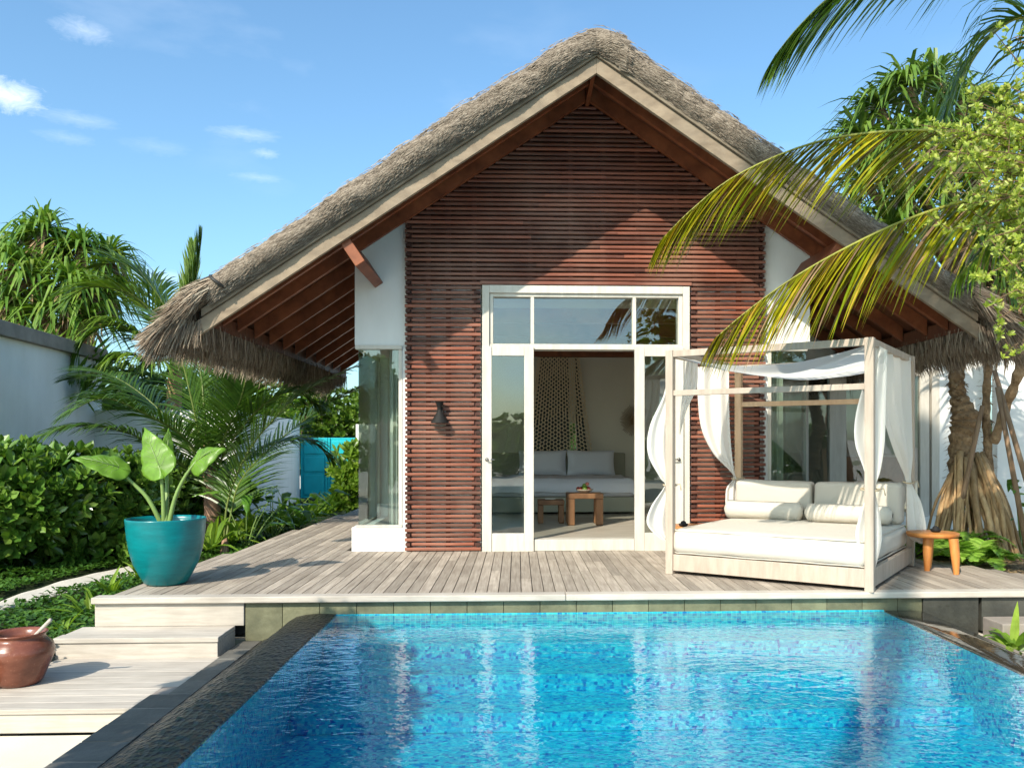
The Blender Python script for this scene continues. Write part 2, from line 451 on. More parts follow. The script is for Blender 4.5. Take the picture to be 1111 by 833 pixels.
M['pink'] = plain('pink_fruit', (.75,.25,.18), .35, .2, 8); M['bowl'] = plain('fruit_bowl', (.40,.32,.24), .5)
# ================================================================== THE SETTING
WZ = -.16          # water level
GZ = -.35          # garden level
# ground sheet, with a hole left for the pool
g = MB()
def sheet(mb, x0, x1, y0, y1, z):
    n = len(mb.v); mb.v += [(x0,y0,z),(x1,y0,z),(x1,y1,z),(x0,y1,z)]; mb.f.append((n,n+1,n+2,n+3))
sheet(g, -900, -3.2, -900, 5.35, -.62); sheet(g, -3.515, -3.2, 5.35, 1400, -.62); sheet(g, -900, -3.515, 5.35, 1400, GZ-.02); sheet(g, 3.9, 900, -900, 1400, GZ-.02)
sheet(g, -3.2, 3.9, 7.05, 1400, GZ-.02); sheet(g, -3.2, 3.9, -900, -4.6, GZ-.02)
build('ground', g, M['sand'], kind='structure')
gs = MB(); sheet(gs, -16, -3.515, 5.36, 30, GZ-.012); sheet(gs, -3.6, -3.05, 7.1, 24, GZ-.008)
build('garden_soil', gs, M['mulch'], kind='structure')
# cream paving left of the pool, platform level below
p = MB(); p.box(-12, -2.36, -14, 5.34, -.70, -.555)
build('paving', p, M['cream'], kind='structure', bevel=.01)
# sand path in the garden
pl = [aZ(-60,690,GZ), aZ(0,652,GZ), aZ(56,633,GZ), aZ(112,619,GZ), aZ(150,612,GZ), aZ(200,606,GZ)]
pr = [aZ(-60,704,GZ), aZ(0,665,GZ), aZ(56,647,GZ), aZ(112,632,GZ), aZ(150,624,GZ), aZ(200,618,GZ)]
rows = []
def cr(ps, t):
    n = len(ps)-1; x = min(t*n, n-1e-6); i = int(x); f = x-i
    P = lambda k: ps[max(0, min(n, k))]
    a, b, c, d = P(i-1), P(i), P(i+1), P(i+2)
    return (b*2+(c-a)*f+(a*2-b*5+c*4-d)*f*f+(b*3-a-c*3+d)*f*f*f)*.5
for i in range(40):
    a = cr(pl, i/39); b = cr(pr, i/39)
    r = []
    for j in range(8):
        q = a.lerp(b, j/7); e = min(j, 7-j)
        q = V((q.x, q.y, GZ+(.012 if e > 0 else -.03)+noise.noise(q*3)*.01))
        if e == 0: q += V((noise.noise(q*4)*.08, noise.noise(q*4+V((9,0,0)))*.12, 0))
        r.append(q)
    rows.append(r)
mb = MB(); mb.grid(rows); build('sand_path', mb, M['sand'], kind='structure', smooth=True)
# ---- deck boards
dk = MB(); dx = .096
x = -3.42; FRONT = 7.085
def deck_right(y): return 4.32 + (8.0-y)*-.02
i = 0
while x < 4.75:
    x1 = x+.0895
    # left edge of the deck is slightly oblique
    y1 = 16.8
    if x < -3.06: y1 = 7.1+(x+3.42)/.36*9.7
    if -1.90 < x1 and x < 3.47: y1 = 9.87
    if x >= 3.47: y1 = 9.87
    if x > 4.10: y1 = min(y1, 9.6-(x-4.10)*2.6)
    if y1 > FRONT+.05:
        ys = [FRONT]; k = FRONT+U(.6, 3.6)
        while k < y1-.4: ys.append(k); k += U(2.6, 4.2)
        ys.append(y1)
        for a, b in zip(ys[:-1], ys[1:]):
            dz = U(-.0012, .0012)
            dk.box(x+U(0,.0012), x1-U(0,.0012), a, b-.003, -.028+dz, 0+dz)
    x += dx; i += 1
deck = build('deck', dk, M['deck'], kind='structure')
ns = MB(); ns.box(-3.44, .40, 6.945, 7.08, -.05, .002); ns.box(.403, 4.75, 6.945, 7.08, -.05, .002)
build('deck_edge_board', ns, M['pale'], kind='structure', bevel=.008)
sub = MB(); sub.box(-3.36, 4.3, 7.12, 9.9, -.34, -.07); sub.box(-3.0, -1.7, 9.9, 16.8, -.34, -.07)
build('deck_base', sub, M['cable'], kind='structure')
# ---- stone wall below the deck edge
st = thing('stone_plinth_wall', 'olive green stone block wall under the front edge of the wooden deck, at the head of the pool', 'wall', (.8,7.0,-.36))
mb = MB(); x = -2.225
w = .302
while x < 3.40:
    xe = min(x+w-.004, 3.42)
    mb.box(x, xe, 7.0, 7.10, -.37, -.052); x += w
build('stone_block', mb, M['olive'], st, bevel=.003)
mb = MB(); mb.box(3.424, 3.90, 6.985, 7.10, -.50, -.052); build('dark_block', mb, M['blackstone'], st, bevel=.004)
# ---- steps on the left
t = thing('wooden_steps', 'pale bleached wooden steps going down from the deck corner to the lower platform', 'steps', (-2.9,6.8,-.39))
mb = MB(); mb.box(-3.425, -2.232, 6.985, 7.12, -.24, -.0515); build('riser', mb, M['pale'], t, bevel=.004)
mb = MB(); mb.box(-3.53, -2.29, 6.56, 6.70, -.275, -.236); mb.box(-3.52, -2.30, 6.703, 6.983, -.275, -.239)
build('tread', mb, M['pale'], t, bevel=.005)
mb = MB(); mb.box(-3.52, -2.30, 6.575, 6.98, -.40, -.277); build('step_box', mb, M['pale'], t, bevel=.003)
mb = MB()
y = 5.33
for k in range(9):
    y1 = y+.142; mb.box(-3.50, -2.285 if y > 5.55 else -2.36, y, y1-.0012, -.425, -.392+U(-.001,.001)); y = y1
mb.box(-3.49, -2.37, 5.345, 5.37, -.545, -.428)
build('platform', mb, M['pale'], kind='structure', bevel=.004)
# ---- dark coping tiles along the overflow edge
mb = MB(); y = 6.96; k = 0
while y > -4.4:
    mb.box(-2.245 if y > 5.7 else -2.352, -2.085, y-.278, y, -.42, -.36+U(-.0015,.0015)); y -= .29
build('pool_coping', mb, M['darkstone'], kind='structure', bevel=.004)
mb = MB(); mb.box(-2.24, -2.09, 5.69, 6.96, -.425, -.364); mb.box(-2.348, -2.09, -4.4, 5.689, -.425, -.364)
build('coping_grout', mb, M['cap'], kind='structure')
# ---- wet overflow edge
mb = MB()
rows = []
prof = [(-2.08,-.362), (-2.0,-.33), (-1.9,-.25), (-1.82,-.175), (-1.74,-.156), (-1.66,-.152), (-1.58,-.151), (-1.50,-.152), (-1.4885,-.157), (-1.4885,-.30)]
for j in range(230):
    yy = 6.995-11.4*j/229
    rows.append([V((px_+(noise.noise(V((px_*9, yy*9, 1)))*.006 if px_ < -1.5 else 0), yy, z+(noise.noise(V((px_*14, yy*14, 0)))*.006 if px_ < -1.52 else 0))) for px_, z in prof])
mb.grid(rows); build('overflow_edge', mb, M['pebble'], kind='structure', smooth=True)
mb = MB(); rows = []
prof = [(3.085,-.30), (3.085,-.165), (3.10,-.158), (3.2,-.157), (3.32,-.158), (3.42,-.168), (3.48,-.25), (3.56,-.45), (3.6,-.6)]
for j in range(120):
    yy = 6.98-11.4*j/119
    rows.append([V((a, yy, b)) for a, b in prof])
mb.grid(rows)
def _wetblack():
    m, nt = newmat('wet_black_stone')
    n = bump(nt, noisen(nt, coords(nt, (1,1.6,1)), 9, 3), .05, .02)
    c = ramp(nt, [(.3,(.02,.018,.014)),(.7,(.045,.038,.028))], noisen(nt, coords(nt), 6, 4))
    finish(nt, principled(nt, c, .05, n, .8).outputs[0]); return m
build('overflow_ledge', mb, _wetblack(), kind='structure', smooth=True)
# ---- pool shell (mosaic)
FZ = -.66
mb = MB()
n = len(mb.v)
def quad(mb, *p):
    n = len(mb.v); mb.v += [tuple(q) for q in p]; mb.f.append(tuple(range(n, n+len(p))))
quad(mb, (-1.487,-4.5,FZ), (3.085,-4.5,FZ), (3.085,7.0,FZ), (-1.487,7.0,FZ))
quad(mb, (-1.486,-4.5,FZ), (-1.486,7,FZ), (-1.486,7,-.17), (-1.486,-4.5,-.17))
quad(mb, (3.084,-4.5,FZ), (3.084,7,FZ), (3.084,7,-.17), (3.084,-4.5,-.17))
quad(mb, (-1.487,-4.49,FZ), (3.085,-4.49,FZ), (3.085,-4.49,-.17), (-1.487,-4.49,-.17))
# underwater steps at the head of the pool
for (y0, y1, z) in ((6.52,6.974,-.29), (6.06,6.519,-.41), (5.58,6.059,-.53)):
    mb.box(-1.484, 3.082, y0, y1, FZ+.003, z)
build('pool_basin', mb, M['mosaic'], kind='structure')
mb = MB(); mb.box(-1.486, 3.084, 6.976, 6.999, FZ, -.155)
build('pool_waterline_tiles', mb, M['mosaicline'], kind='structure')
mb = MB(); mb.box(-1.4875, 3.0865, -4.51, 6.985, FZ-.06, WZ); build('water', mb, M['water'], kind='structure')
mb = MB(); mb.box(-2.36, 9.2, -14.5, -4.5, -.5, -.15); build('pool_end_terrace', mb, M['cream'], kind='structure')
# right hand garden step and gravel
mb = MB(); mb.box(3.93, 6.5, 6.68, 6.98, -.42, -.215)
build('garden_step', mb, M['cap'], kind='structure', bevel=.01)
mb = MB(); mb.box(3.93, 6.5, 6.99, 7.09, -.34, -.055); build('step_riser_board', mb, M['blackstone'], kind='structure')
mb = MB(); rows = []
for a in range(30):
    r = []
    for b in range(24):
        X = 4.0+a*.16; Y = 7.1+b*.25
        r.append(V((X, Y, -.06+noise.noise(V((X*2,Y*2,5)))*.04-max(0,(4.35-X))*.5)))
    rows.append(r)
mb.grid(rows); build('garden_bed', mb, plain('dry_soil', (.36,.27,.18), .95, .25, 6, .9, 30, .1, bd=.02), kind='structure', smooth=True)

# ================================================================== THE VILLA
Xc = .81; YW = 9.85
vil = thing('thatched_villa', 'white villa with steep thatched gable roof and red slatted facade facing the pool', 'house', (Xc,YW,0))
SL = .675
ZA = 5.03        # lower apex of barge board at Y=8.6
YF = 8.60
XL, XR = -1.88, 3.46
def zr(x, off=0.): return ZA+off-SL*abs(x-Xc)
# --- front walls (plaster)
mb = MB()
def wallpoly(mb, pts, y0, y1):
    mb.hexa([(x, y0, z) for x, z in pts], [(x, y1, z) for x, z in pts])
YB = YW+.18
wallpoly(mb, [(XL,2.38),(-1.28,2.38),(-1.28,zr(-1.28,.33)),(XL,zr(XL,.33))], YW, YB)
mbr = MB()
wallpoly(mbr, [(2.90,2.38),(XR,2.38),(XR,zr(XR,.33)),(2.90,zr(2.90,.33))], YW, YB)
wallpoly(mb, [(XL-.03,0),(-1.28,0),(-1.28,.275),(XL-.03,.275)], YW-.03, YB)
wallpoly(mbr, [(2.90,0),(XR+.03,0),(XR+.03,.275),(2.90,.275)], YW-.03, YB)
wallpoly(mb, [(-1.335,.277),(-1.28,.277),(-1.28,2.378),(-1.335,2.378)], YW, YB)
wallpoly(mbr, [(2.90,.277),(2.955,.277),(2.955,2.378),(2.90,2.378)], YW, YB)
# behind the slats
wallpoly(mb, [(-1.279,0),(-.42,0),(-.42,3.09),(-1.279,3.09)], YW+.02, YB)
wallpoly(mbr, [(2.02,0),(2.899,0),(2.899,3.09),(2.02,3.09)], YW+.02, YB)
# side walls, with the glazed corners left open
for xs, sx, s_w in ((XL, 1, 1), (XR, -1, 0)):
    x0, x1 = sorted((xs, xs+.16*sx)); mb_k = mb; mb = mb_k if s_w else mbr
    mb.box(x0, x1, YB, 11.3, 0, .275); mb.box(x0, x1, YB, 11.3, 2.38, 3.35)
    if s_w == 0: mb.box(x0, x1, 11.3, 15.7, 0, 3.35)
    else:
        mb.box(x0, x1, 11.3, 12.0, 0, 3.35); mb.box(x0, x1, 14.6, 15.7, 0, 3.35)
        mb.box(x0, x1, 12.0, 14.6, 0, .8); mb.box(x0, x1, 12.0, 14.6, 2.5, 3.35)  # unseen opening added in the left wall to let daylight into the room
    if s_w == 0: mb = mb_k
front = build('front_wall', mb, M['plaster'], vil); build('front_wall', mbr, M['plaster'], vil)
mb = MB()
wallpoly(mb, [(-1.279,3.091),(2.899,3.091),(2.899,zr(2.9,.33)),(Xc,zr(Xc,.33)),(-1.279,zr(-1.28,.33))], YW+.02, YB)
build('gable_wall', mb, plain('dark_backing_board', (.10,.045,.03), .8), vil)
# side of the right corner
# --- interior room
YR = 15.4
mb = MB(); mb.box(XL+.16, XR-.16, YB-.1, YR, .02, .128); build('room_floor', mb, M['floor'], vil)
mb = MB()
wx0, wx1 = aY(617.5,480,YR).x, aY(625.5,480,YR).x
mb.box(XL+.16, wx0, YR, YR+.15, .1, 3.3); mb.box(wx1, XR-.16, YR, YR+.15, .1, 3.3)
mb.box(wx0, wx1, YR, YR+.15, .1, 1.05); mb.box(wx0, wx1, YR, YR+.15, 1.62, 3.3)
mb.box(XL+.162, XL+.18, 11.31, 11.98, .13, 3.3); mb.box(XL+.162, XL+.18, 14.62, YR, .13, 3.3); mb.box(XL+.162, XL+.18, 11.985, 14.615, .13, .79); mb.box(XR-.18, XR-.162, 11.31, YR, .13, 3.3)
build('room_wall', mb, M['room'], vil)
mb = MB(); mb.box(XL+.1, XR-.1, YB+.01, YR+.1, 3.10, 3.16); build('ceiling', mb, M['room'], vil)
mb = MB()
for k in range(4): mb.box(XL+.2, XR-.2, 14.9-k*1.4, 15.06-k*1.4, 2.78, 2.96)
build('ceiling_beam', mb, M['soffit'], vil)
# --- slats
scr = thing('tmp', None, None); 
slat = MB(); blk = MB(); pitch = .0538
k = 0; z = .012
XS0, XS1 = -1.295, 2.905; DX0, DX1 = -.415, 2.018
def slat_bar(a, b, yo, z):
    # a bar whose bow and height wander a little
    n = max(2, int((b-a)/.5)); r = .0175
    pts = [(a+(b-a)*i/n, YW-.075+yo+U(-.002,.002), z+.018+U(-.0018,.0018)) for i in range(n+1)]
    base = len(slat.v)
    for (x, y, zz) in pts:
        slat.v.extend([(x,y-r*.75,zz-r),(x,y-r,zz-r*.4),(x,y-r,zz+r*.5),(x,y-r*.6,zz+r),(x,y+r,zz+r),(x,y+r,zz-r)])
    for i in range(n):
        for q in range(6):
            A = base+i*6+q; B = base+i*6+(q+1) % 6
            slat.f.append((A, A+6, B+6, B))
    slat.f.append(tuple(base+q for q in range(6))); slat.f.append(tuple(base+n*6+q for q in range(5,-1,-1)))
while z < 5.25:
    long_ = k % 2 == 0
    # limits under the roof, 6 cm below the soffit line
    half = (zr(Xc, .22)-(z+.04))/SL
    if half < .08: break
    def clipseg(a, b, yo):
        a = max(a, Xc-half+.02); b = min(b, Xc+half-.02)
        if b-a > .04:
            # long runs are jointed
            cuts = [a]
            if b-a > 2.6:
                cuts.append(a+(b-a)*U(.3,.7))
            cuts.append(b)
            for u, v in zip(cuts[:-1], cuts[1:]): slat_bar(u+.001, v-.001, yo, z)
    ins = 0 if long_ else .078
    yo = 0 if long_ else .014
    if z < 3.075:
        clipseg(XS0+ins, DX0-ins-.006, yo); clipseg(DX1+ins+.006, XS1-ins, yo)
        if not long_:
            for xx in (XS0+.02, DX0-.052, DX1+.012, XS1-.06):
                blk.box(xx-.01, xx+.042, YW-.105, YW-.03, z+.0, z+.034)
    else:
        clipseg(XS0+ins, XS1-ins, yo)
        if not long_:
            for xx in (XS0+.02, XS1-.06):
                if abs(xx-Xc) < half-.05: blk.box(xx-.01, xx+.042, YW-.105, YW-.03, z+.0, z+.034)
    k += 1; z += pitch
sl = build('slat_screen', slat, M['slat'], vil, smooth=False)
# battens behind the slats
for xx in (-1.24,-1.03,-.80,-.50,.15,.62,1.0,1.40,1.86,2.08,2.35,2.60,2.82):
    z0 = .01 if (xx < DX0 or xx > DX1) else 3.08
    top = zr(xx, .2)
    blk.box(xx-.025, xx+.025, YW-.057, YW-.004, z0, top)
build('batten', blk, wood('batten_wood', (.05,.018,.012), (.12,.045,.03), (3,3,3), .6), vil)
bpy.data.objects.remove(scr)
mb = MB(); mb.box(DX0-.01, DX1+.01, YW-.105, YW-.02, 3.083, 3.118); build('head_rail', mb, M['slat'], vil)

# --- barge boards, rafters, roof underside
def sloped(mb, xa, xb, y0, y1, o0, o1, s):
    # strip following the slope on side s, between offsets o0 (bottom) and o1 (top), from xa to xb away from the ridge
    b = [(Xc+s*xa, y0, ZA+o0-SL*xa), (Xc+s*xb, y0, ZA+o0-SL*xb), (Xc+s*xb, y0, ZA+o1-SL*xb), (Xc+s*xa, y0, ZA+o1-SL*xa)]
    t = [(p[0], y1, p[2]) for p in b]
    if s > 0: mb.hexa(t, b)
    else: mb.hexa(b, t)
for s in (-1, 1):
    mb = MB(); sloped(mb, .0, 4.07, YF, YF+.05, 0, .16, s)
    build('barge_board', mb, M['fascia'], vil, bevel=.004)
    mb = MB(); sloped(mb, .0, 3.97, YF-.035, YF+.02, .164, .24, s)
    build('barge_trim', mb, wood('dark_trim_wood', (.17,.13,.09), (.30,.24,.17), (3,8,5), .75), vil, bevel=.004)
    # rafters
    for yy in (YF+.06, YF+.58, 9.66, 10.28, 10.9, 11.52, 12.14, 12.76, 13.4, 14.0, 14.6, 15.2):
        mb = MB()
        sloped(mb, .03 if (yy < YW-.1) else 2.72, 3.97, yy, yy+.06, .16, .335, s)
        build('rafter', mb, M['soffit'], vil)
    mb = MB(); sloped(mb, 0.0, 4.05, YF+.052, 15.8, .337, .36, s)
    build('soffit', mb, M['ceil'], vil)
    xe = 4.0
    mb = MB(); mb.obox((Xc+s*xe, (YF+.13+15.8)/2, ZA+.20-SL*xe), (1,0,0), (0,1,0), (0,0,1), .018, (15.8-YF-.13)/2, .075)
    build('eave_board', mb, M['ceil'], vil)
    # purlin end, a stub square to the slope
    u = V((s, 0, -SL)).normalized(); w = V((s*SL, 0, 1)).normalized()
    c = V((Xc+s*2.50, (YF+.055+YW)/2, zr(Xc+2.50, -.13)))
    mb = MB(); mb.obox(c, u, (0,1,0), w, .055, (YW-YF-.055)/2, .165)
    build('purlin_end', mb, M['soffit'], vil, bevel=.006)
mb = MB(); mb.box(Xc-.022, Xc+.022, YF+.055, YW, ZA+.13, ZA+.34); build('ridge_beam', mb, M['soffit'], vil)

# --- thatch body
def thn(p):
    x, y, z = p
    q = lambda a, f: noise.noise(V(a)*f)
    return q(p, 2.2)*.026+q((x*2, y*7, z*2), 2.6)*.013+q((x*5, y*9, z*5), 2.)*.009
def ztop(d): return 5.49-.70*(math.sqrt(d*d+.04)-.2)
def thatch_side(s):
    rows = []
    nu = 190
    nb = lambda p, f: noise.noise(V(p)*f)
    # profile around the verge: parameter list (y, fraction from underside(0) to top(1))
    prof = [(YF+.06,.0),(YF-.02,.0),(YF-.07,.08),(YF-.115,.22),(YF-.13,.40),(YF-.12,.58),(YF-.08,.74),(YF-.01,.88),(YF+.10,.96),(YF+.25,1.0)]
    yy = YF+.45
    while yy < 16.0: prof.append((yy, 1.0)); yy += .28
    for i in range(nu+1):
        d = i/nu*4.36
        fl = min(1., max(0., (d-3.85)/.5))          # taper towards the loose eave
        r = []
        for (y, f) in prof:
            zb = ZA+.25-SL*d; zt = ztop(d)
            zb2 = zb+.02*fl; zt2 = zt*(1-fl*.8)+(zb+.10)*fl*.8
            if d < .25 : zb2 -= 0
            z = zb2+(zt2-zb2)*f
            x = Xc+s*d
            p = (x, y, z)
            dn = thn(p)
            if s > 0 and d > .30: dn -= .035
            yo = -dn*1.3 if f < .95 else 0
            zo = dn*(.4+.9*f)
            # verge drifts outwards near the eave
            r.append(V((x, y+yo-.10*fl*(1-min(1,abs(y-YF)/.5)), z+zo)))
        rows.append(r)
    mb = MB(); mb.grid(rows)
    return mb
th = MB()
for s in (-1, 1): th.add(thatch_side(s))
thatch = build('thatch', th, M['thatch'], vil, smooth=True)
# reed ends combed over the verge
rd = MB()
for s in (-1, 1):
    for k in range(21000):
        d = R()*3.84; a = R()
        y = YF-.135+.07*abs(a-.42)**2*4 if a < .9 else YF-.05+U(0, .5)
        zb = ZA+.19-SL*d; zt = ztop(d)
        f = a if a < .9 else 1.0
        if a < .9:
            y = YF-.02-.115*math.sin(PI*min(1,(a*.95+.08)))
        z = zb+(zt-zb)*f+.006
        if s > 0 and d > .30: z -= .03*f; y += .028
        L_ = U(.03, .09)
        dn_ = thn((Xc+s*d, y, z)); y -= dn_*1.3; z += dn_*(.4+.9*f)
        p0_ = V((Xc+s*d, y-.008, z))
        sl_ = SL*d/math.sqrt(d*d+.05)
        dr = V((s*1, U(-.10,.03), -sl_+U(-.15,.15))).normalized()
        if d < .12: p0 = None
        p0 = p0_-dr*L_*.5 if d < .12 else p0_
        p1 = p0+dr*L_*.6+V((0,-.005,.002)); p2 = p0+dr*L_+V((0,U(-.012,.004),U(-.008,.004)))
        w = U(.0028,.0062)
        sd = V((0, .55, .83)) if a > .6 else V((0,.2,.98))
        rd.ribbon([p0,p1,p2], [w,w,w*.4], sd)
build('reed_ends', rd, M['strawtop'], thatch)
# apex seam: cut reed ends of the left roll lapping over the right one
rd = MB()
for k in range(260):
    a = R(); d = .29
    zb = ZA+.19-SL*d; zt = ztop(d)+.01
    z = zb+(zt-zb)*a; y = YF-.02-.115*math.sin(PI*min(1,(a*.95+.08)))-.012
    p0 = V((Xc+d-U(.03,.07), y+.004, z+.028)); p1 = V((Xc+d+U(.0,.022), y-.004, z-.004+U(-.006,.006)))
    rd.tube([p0, p1], [.006,.005], 5)
build('seam', rd, M['strawtop'], thatch)
# ties near both verge ends
for s in (-1, 1):
    pts = []; d = 3.93
    for f, y in ((0.,YF+.0),(0.,YF-.06),(.2,YF-.150),(.45,YF-.172),(.7,YF-.135),(.9,YF-.04),(1.03,YF+.15),(1.04,YF+.6)):
        dd = d+.10*f*0
        zb = ZA+.19-SL*dd; dd = 3.70+.19*f; zb = ZA+.25-SL*dd; pts.append((Xc+s*dd, y-.02, zb+(ztop(dd)-zb)*f+.025*f))
    mb = MB(); mb.tube(pts, .016, 6); build('tie_cable', mb, M['cable'], thatch, smooth=True)
# loose straw at the eaves
def straw(mb, p0, dr, L_, w, droop):
    p1 = p0+dr*L_*.5+V((0,0,-droop*.25)); p2 = p0+dr*L_+V((0,0,-droop))
    sd = dr.cross(V((U(-1,1),U(-1,1),U(-.3,1)))).normalized()
    mb.ribbon([p0,p1,p2], [w,w*.9,w*.25], sd)
for s in (-1, 1):
    fr = MB()
    # long eave
    for k in range(15000):
        y = YF-.02+(15.9-YF)*(R()**1.25)
        layer = R()
        d = 3.98+layer*.36
        zt = ztop(d)-.03-.22*max(0,(d-3.95)/.4); zb = ZA+.17-SL*d
        f = R()
        z = zb+(zt-zb)*f if layer > .2 else zb-.02
        dirx = .75*(.25+.75*f) if layer > .25 else U(-.1,.5)
        dr = V((s*dirx, U(-.28,.28), -.62-(1-f)*.3)).normalized()
        straw(fr, V((Xc+s*d, y, z)), dr, U(.11,.26), U(.003,.0075), U(.0,.06))
    # verge end fan, seen from the front: straws splay out and down from the tie
    for k in range(4600):
        a = R(); d = 3.84+R()**1.1*.50
        if a < .35 and d < 4.1: d = U(4.1, 4.34)
        zb = ZA+.20-SL*d; zt = ztop(d)+.02-.22*max(0,(d-4.0)/.4)
        z = zb+(zt-zb)*a
        y = YF-.02-.15*math.sin(PI*min(1,a*.9+.08))+U(0,.16)
        dr = V((s*U(.55,.95), U(-.24,.05)-.08, -.72+.40*a+U(-.16,.16))).normalized()
        if a < .3 : dr = V((s*U(.35,.9), U(-.15,.1), -.7)).normalized()
        straw(fr, V((Xc+s*d, y, z)), dr, U(.14,.32), U(.003,.0075), U(.02,.08))
    build('straw_fringe', fr, M['straw'], thatch)

# --- corner windows
def cornerwin(s, xo, xi):
    yg = YW+.02
    w = MB()
    x0, x1 = sorted((xo, xi))
    fw = .035
    w.box(x0-.03, x1+.0, YW-.035, YW+.07, 2.335, 2.378); w.box(x0-.03, x1, YW-.035, YW+.07, .278, .30)
    a, b = (xi-.04, xi) if s < 0 else (xi, xi+.04)
    w.box(a, b, YW-.01, YW+.07, .302, 2.333)
    sx = xo
    w.box(sx-.02, sx+.02, YW+.075, 11.3, 2.335, 2.378); w.box(sx-.02, sx+.02, YW+.075, 11.3, .278, .30)
    w.box(sx-.02, sx+.02, 11.24, 11.3, .302, 2.333)
    wf = build('window', w, M['frame'], vil)
    gmb = MB(); gmb.box(min(xo, a if s<0 else b)+.0, max(xo, a if s<0 else b), yg, yg+.008, .301, 2.334)
    gmb.box(xo-.004, xo+.004, yg+.010, 11.24, .301, 2.334)
    build('pane', gmb, M['clearglass'], wf)
cornerwin(-1, XL+.04, -1.335); cornerwin(1, XR-.04, 2.955)
# curtains in the corners (hang inside)
def foldcurtain(name, x0, x1, y, z0, z1, m, folds, amp, label, cat='curtain', group=None, skew=0):
    rows = []
    n = folds*10
    for i in range(9):
        v = i/8; r = []
        for j in range(n+1):
            u = j/n
            r.append(V((x0+(x1-x0)*u+skew*v, y+amp*(.7+.4*v)*math.sin(u*folds*2*PI+.5*math.sin(v*3+u*9)), z1+(z0-z1)*v)))
        rows.append(r)
    mb = MB(); mb.grid(rows)
    return build(name, mb, m, smooth=True, label=label, cat=cat, group=group, loc=((x0+x1)/2, y, z0))
foldcurtain('curtain', -1.52, -1.36, YW+.24, .14, 2.9, M['drape2'], 3, .035, 'pale grey curtain bunched behind the left corner window')
foldcurtain('curtain', 2.98, 3.22, YW+.26, .14, 2.9, M['drape'], 4, .04, 'green grey curtain bunched behind the right corner window, above the daybed')

# --- door set
mb = MB(); y0, y1 = YW-.09, YW+.12
mb.box(-.405, -.325, y0, y1, .0, 3.075); mb.box(1.93, 2.01, y0, y1, .0, 3.075)
mb.box(-.324, 1.929, y0, y1, 2.985, 3.075)
mb.box(-.324, -.28, y0+.03, y1, 2.40, 2.984); mb.box(1.885, 1.929, y0+.03, y1, 2.40, 2.984)
mb.box(-.279, 1.884, y0+.03, y1, 2.945, 2.984)
mb.box(-.324, 1.929, y0+.02, y1, 2.335, 2.398)
mb.box(.155, .195, y0+.03, y1-.05, 2.40, 2.944); mb.box(1.345, 1.385, y0+.03, y1-.05, 2.40, 2.944)
df = build('door_frame', mb, M['frame'], vil, bevel=.004)
for a, b in ((-.279,.154),(.196,1.344),(1.386,1.884)):
    g_ = MB(); g_.box(a, b, YW+.0, YW+.008, 2.399, 2.944); build('transom_pane', g_, M['glass'], df)
def leafdoor(x0, x1, sgn):
    yy0, yy1 = YW-.125, YW-.075
    m_ = MB(); zt = 2.365
    m_.box(x0, x0+.11 if sgn < 0 else x0+.115, yy0, yy1, .0, zt); m_.box(x1-.11, x1, yy0, yy1, .0, zt)
    m_.box(x0+.116, x1-.111, yy0, yy1, 0, .21); m_.box(x0+.116, x1-.111, yy0, yy1, zt-.11, zt)
    d = build('door', m_, M['frame'], vil, bevel=.004)
    g_ = MB(); g_.box(x0+.112, x1-.108, yy0+.02, yy0+.027, .205, zt-.105); build('pane', g_, M['glass'], d)
    h = MB(); hx = x0+.055 if sgn < 0 else x1-.055
    h.tube([(hx, yy0-.002, 1.06), (hx, yy0-.04, 1.06)], .010, 8); h.tube([(hx, yy0-.04, 1.06), (hx+.09*(-sgn), yy0-.045, 1.06)], .008, 8)
    h.tube([(hx, yy0-.001, 1.06), (hx, yy0-.008, 1.06)], .02, 14)
    build('handle', h, M['metal'], d, smooth=True)
leafdoor(-.405, .19, -1); leafdoor(1.36, 1.93, 1)
mb = MB(); mb.box(.192, 1.358, YW-.10, YW+.10, .002, .135); build('threshold', mb, M['frame'], vil, bevel=.005)
0 and foldcurtain('curtain', -.27, -.06, YW+.28, .14, 2.9, M['drape2'], 4, .035, 'grey curtain gathered behind the left door pane')
0 and foldcurtain('curtain', 1.58, 1.86, YW+.30, .14, 2.9, M['drape2'], 4, .035, 'grey curtain gathered behind the right door pane')

# --- wall lamp
wl = thing('wall_lamp', 'black hourglass shaped wall lamp on the red slats left of the door', 'lamp', aY(477,447,YW-.17))
c = wl.location
mb = MB(); mb.lathe([(.058,.125),(.052,.12),(.018,.04),(.016,.03),(.10,-.115),(.10,-.125),(.088,-.12)], tuple(c), 28); build('shade', mb, M['black'], wl, smooth=True, auto=35)
mb = MB(); mb.box(c.x-.03, c.x+.03, c.y+.01, c.y+.10, c.z+.0, c.z+.06); build('bracket', mb, M['black'], wl)

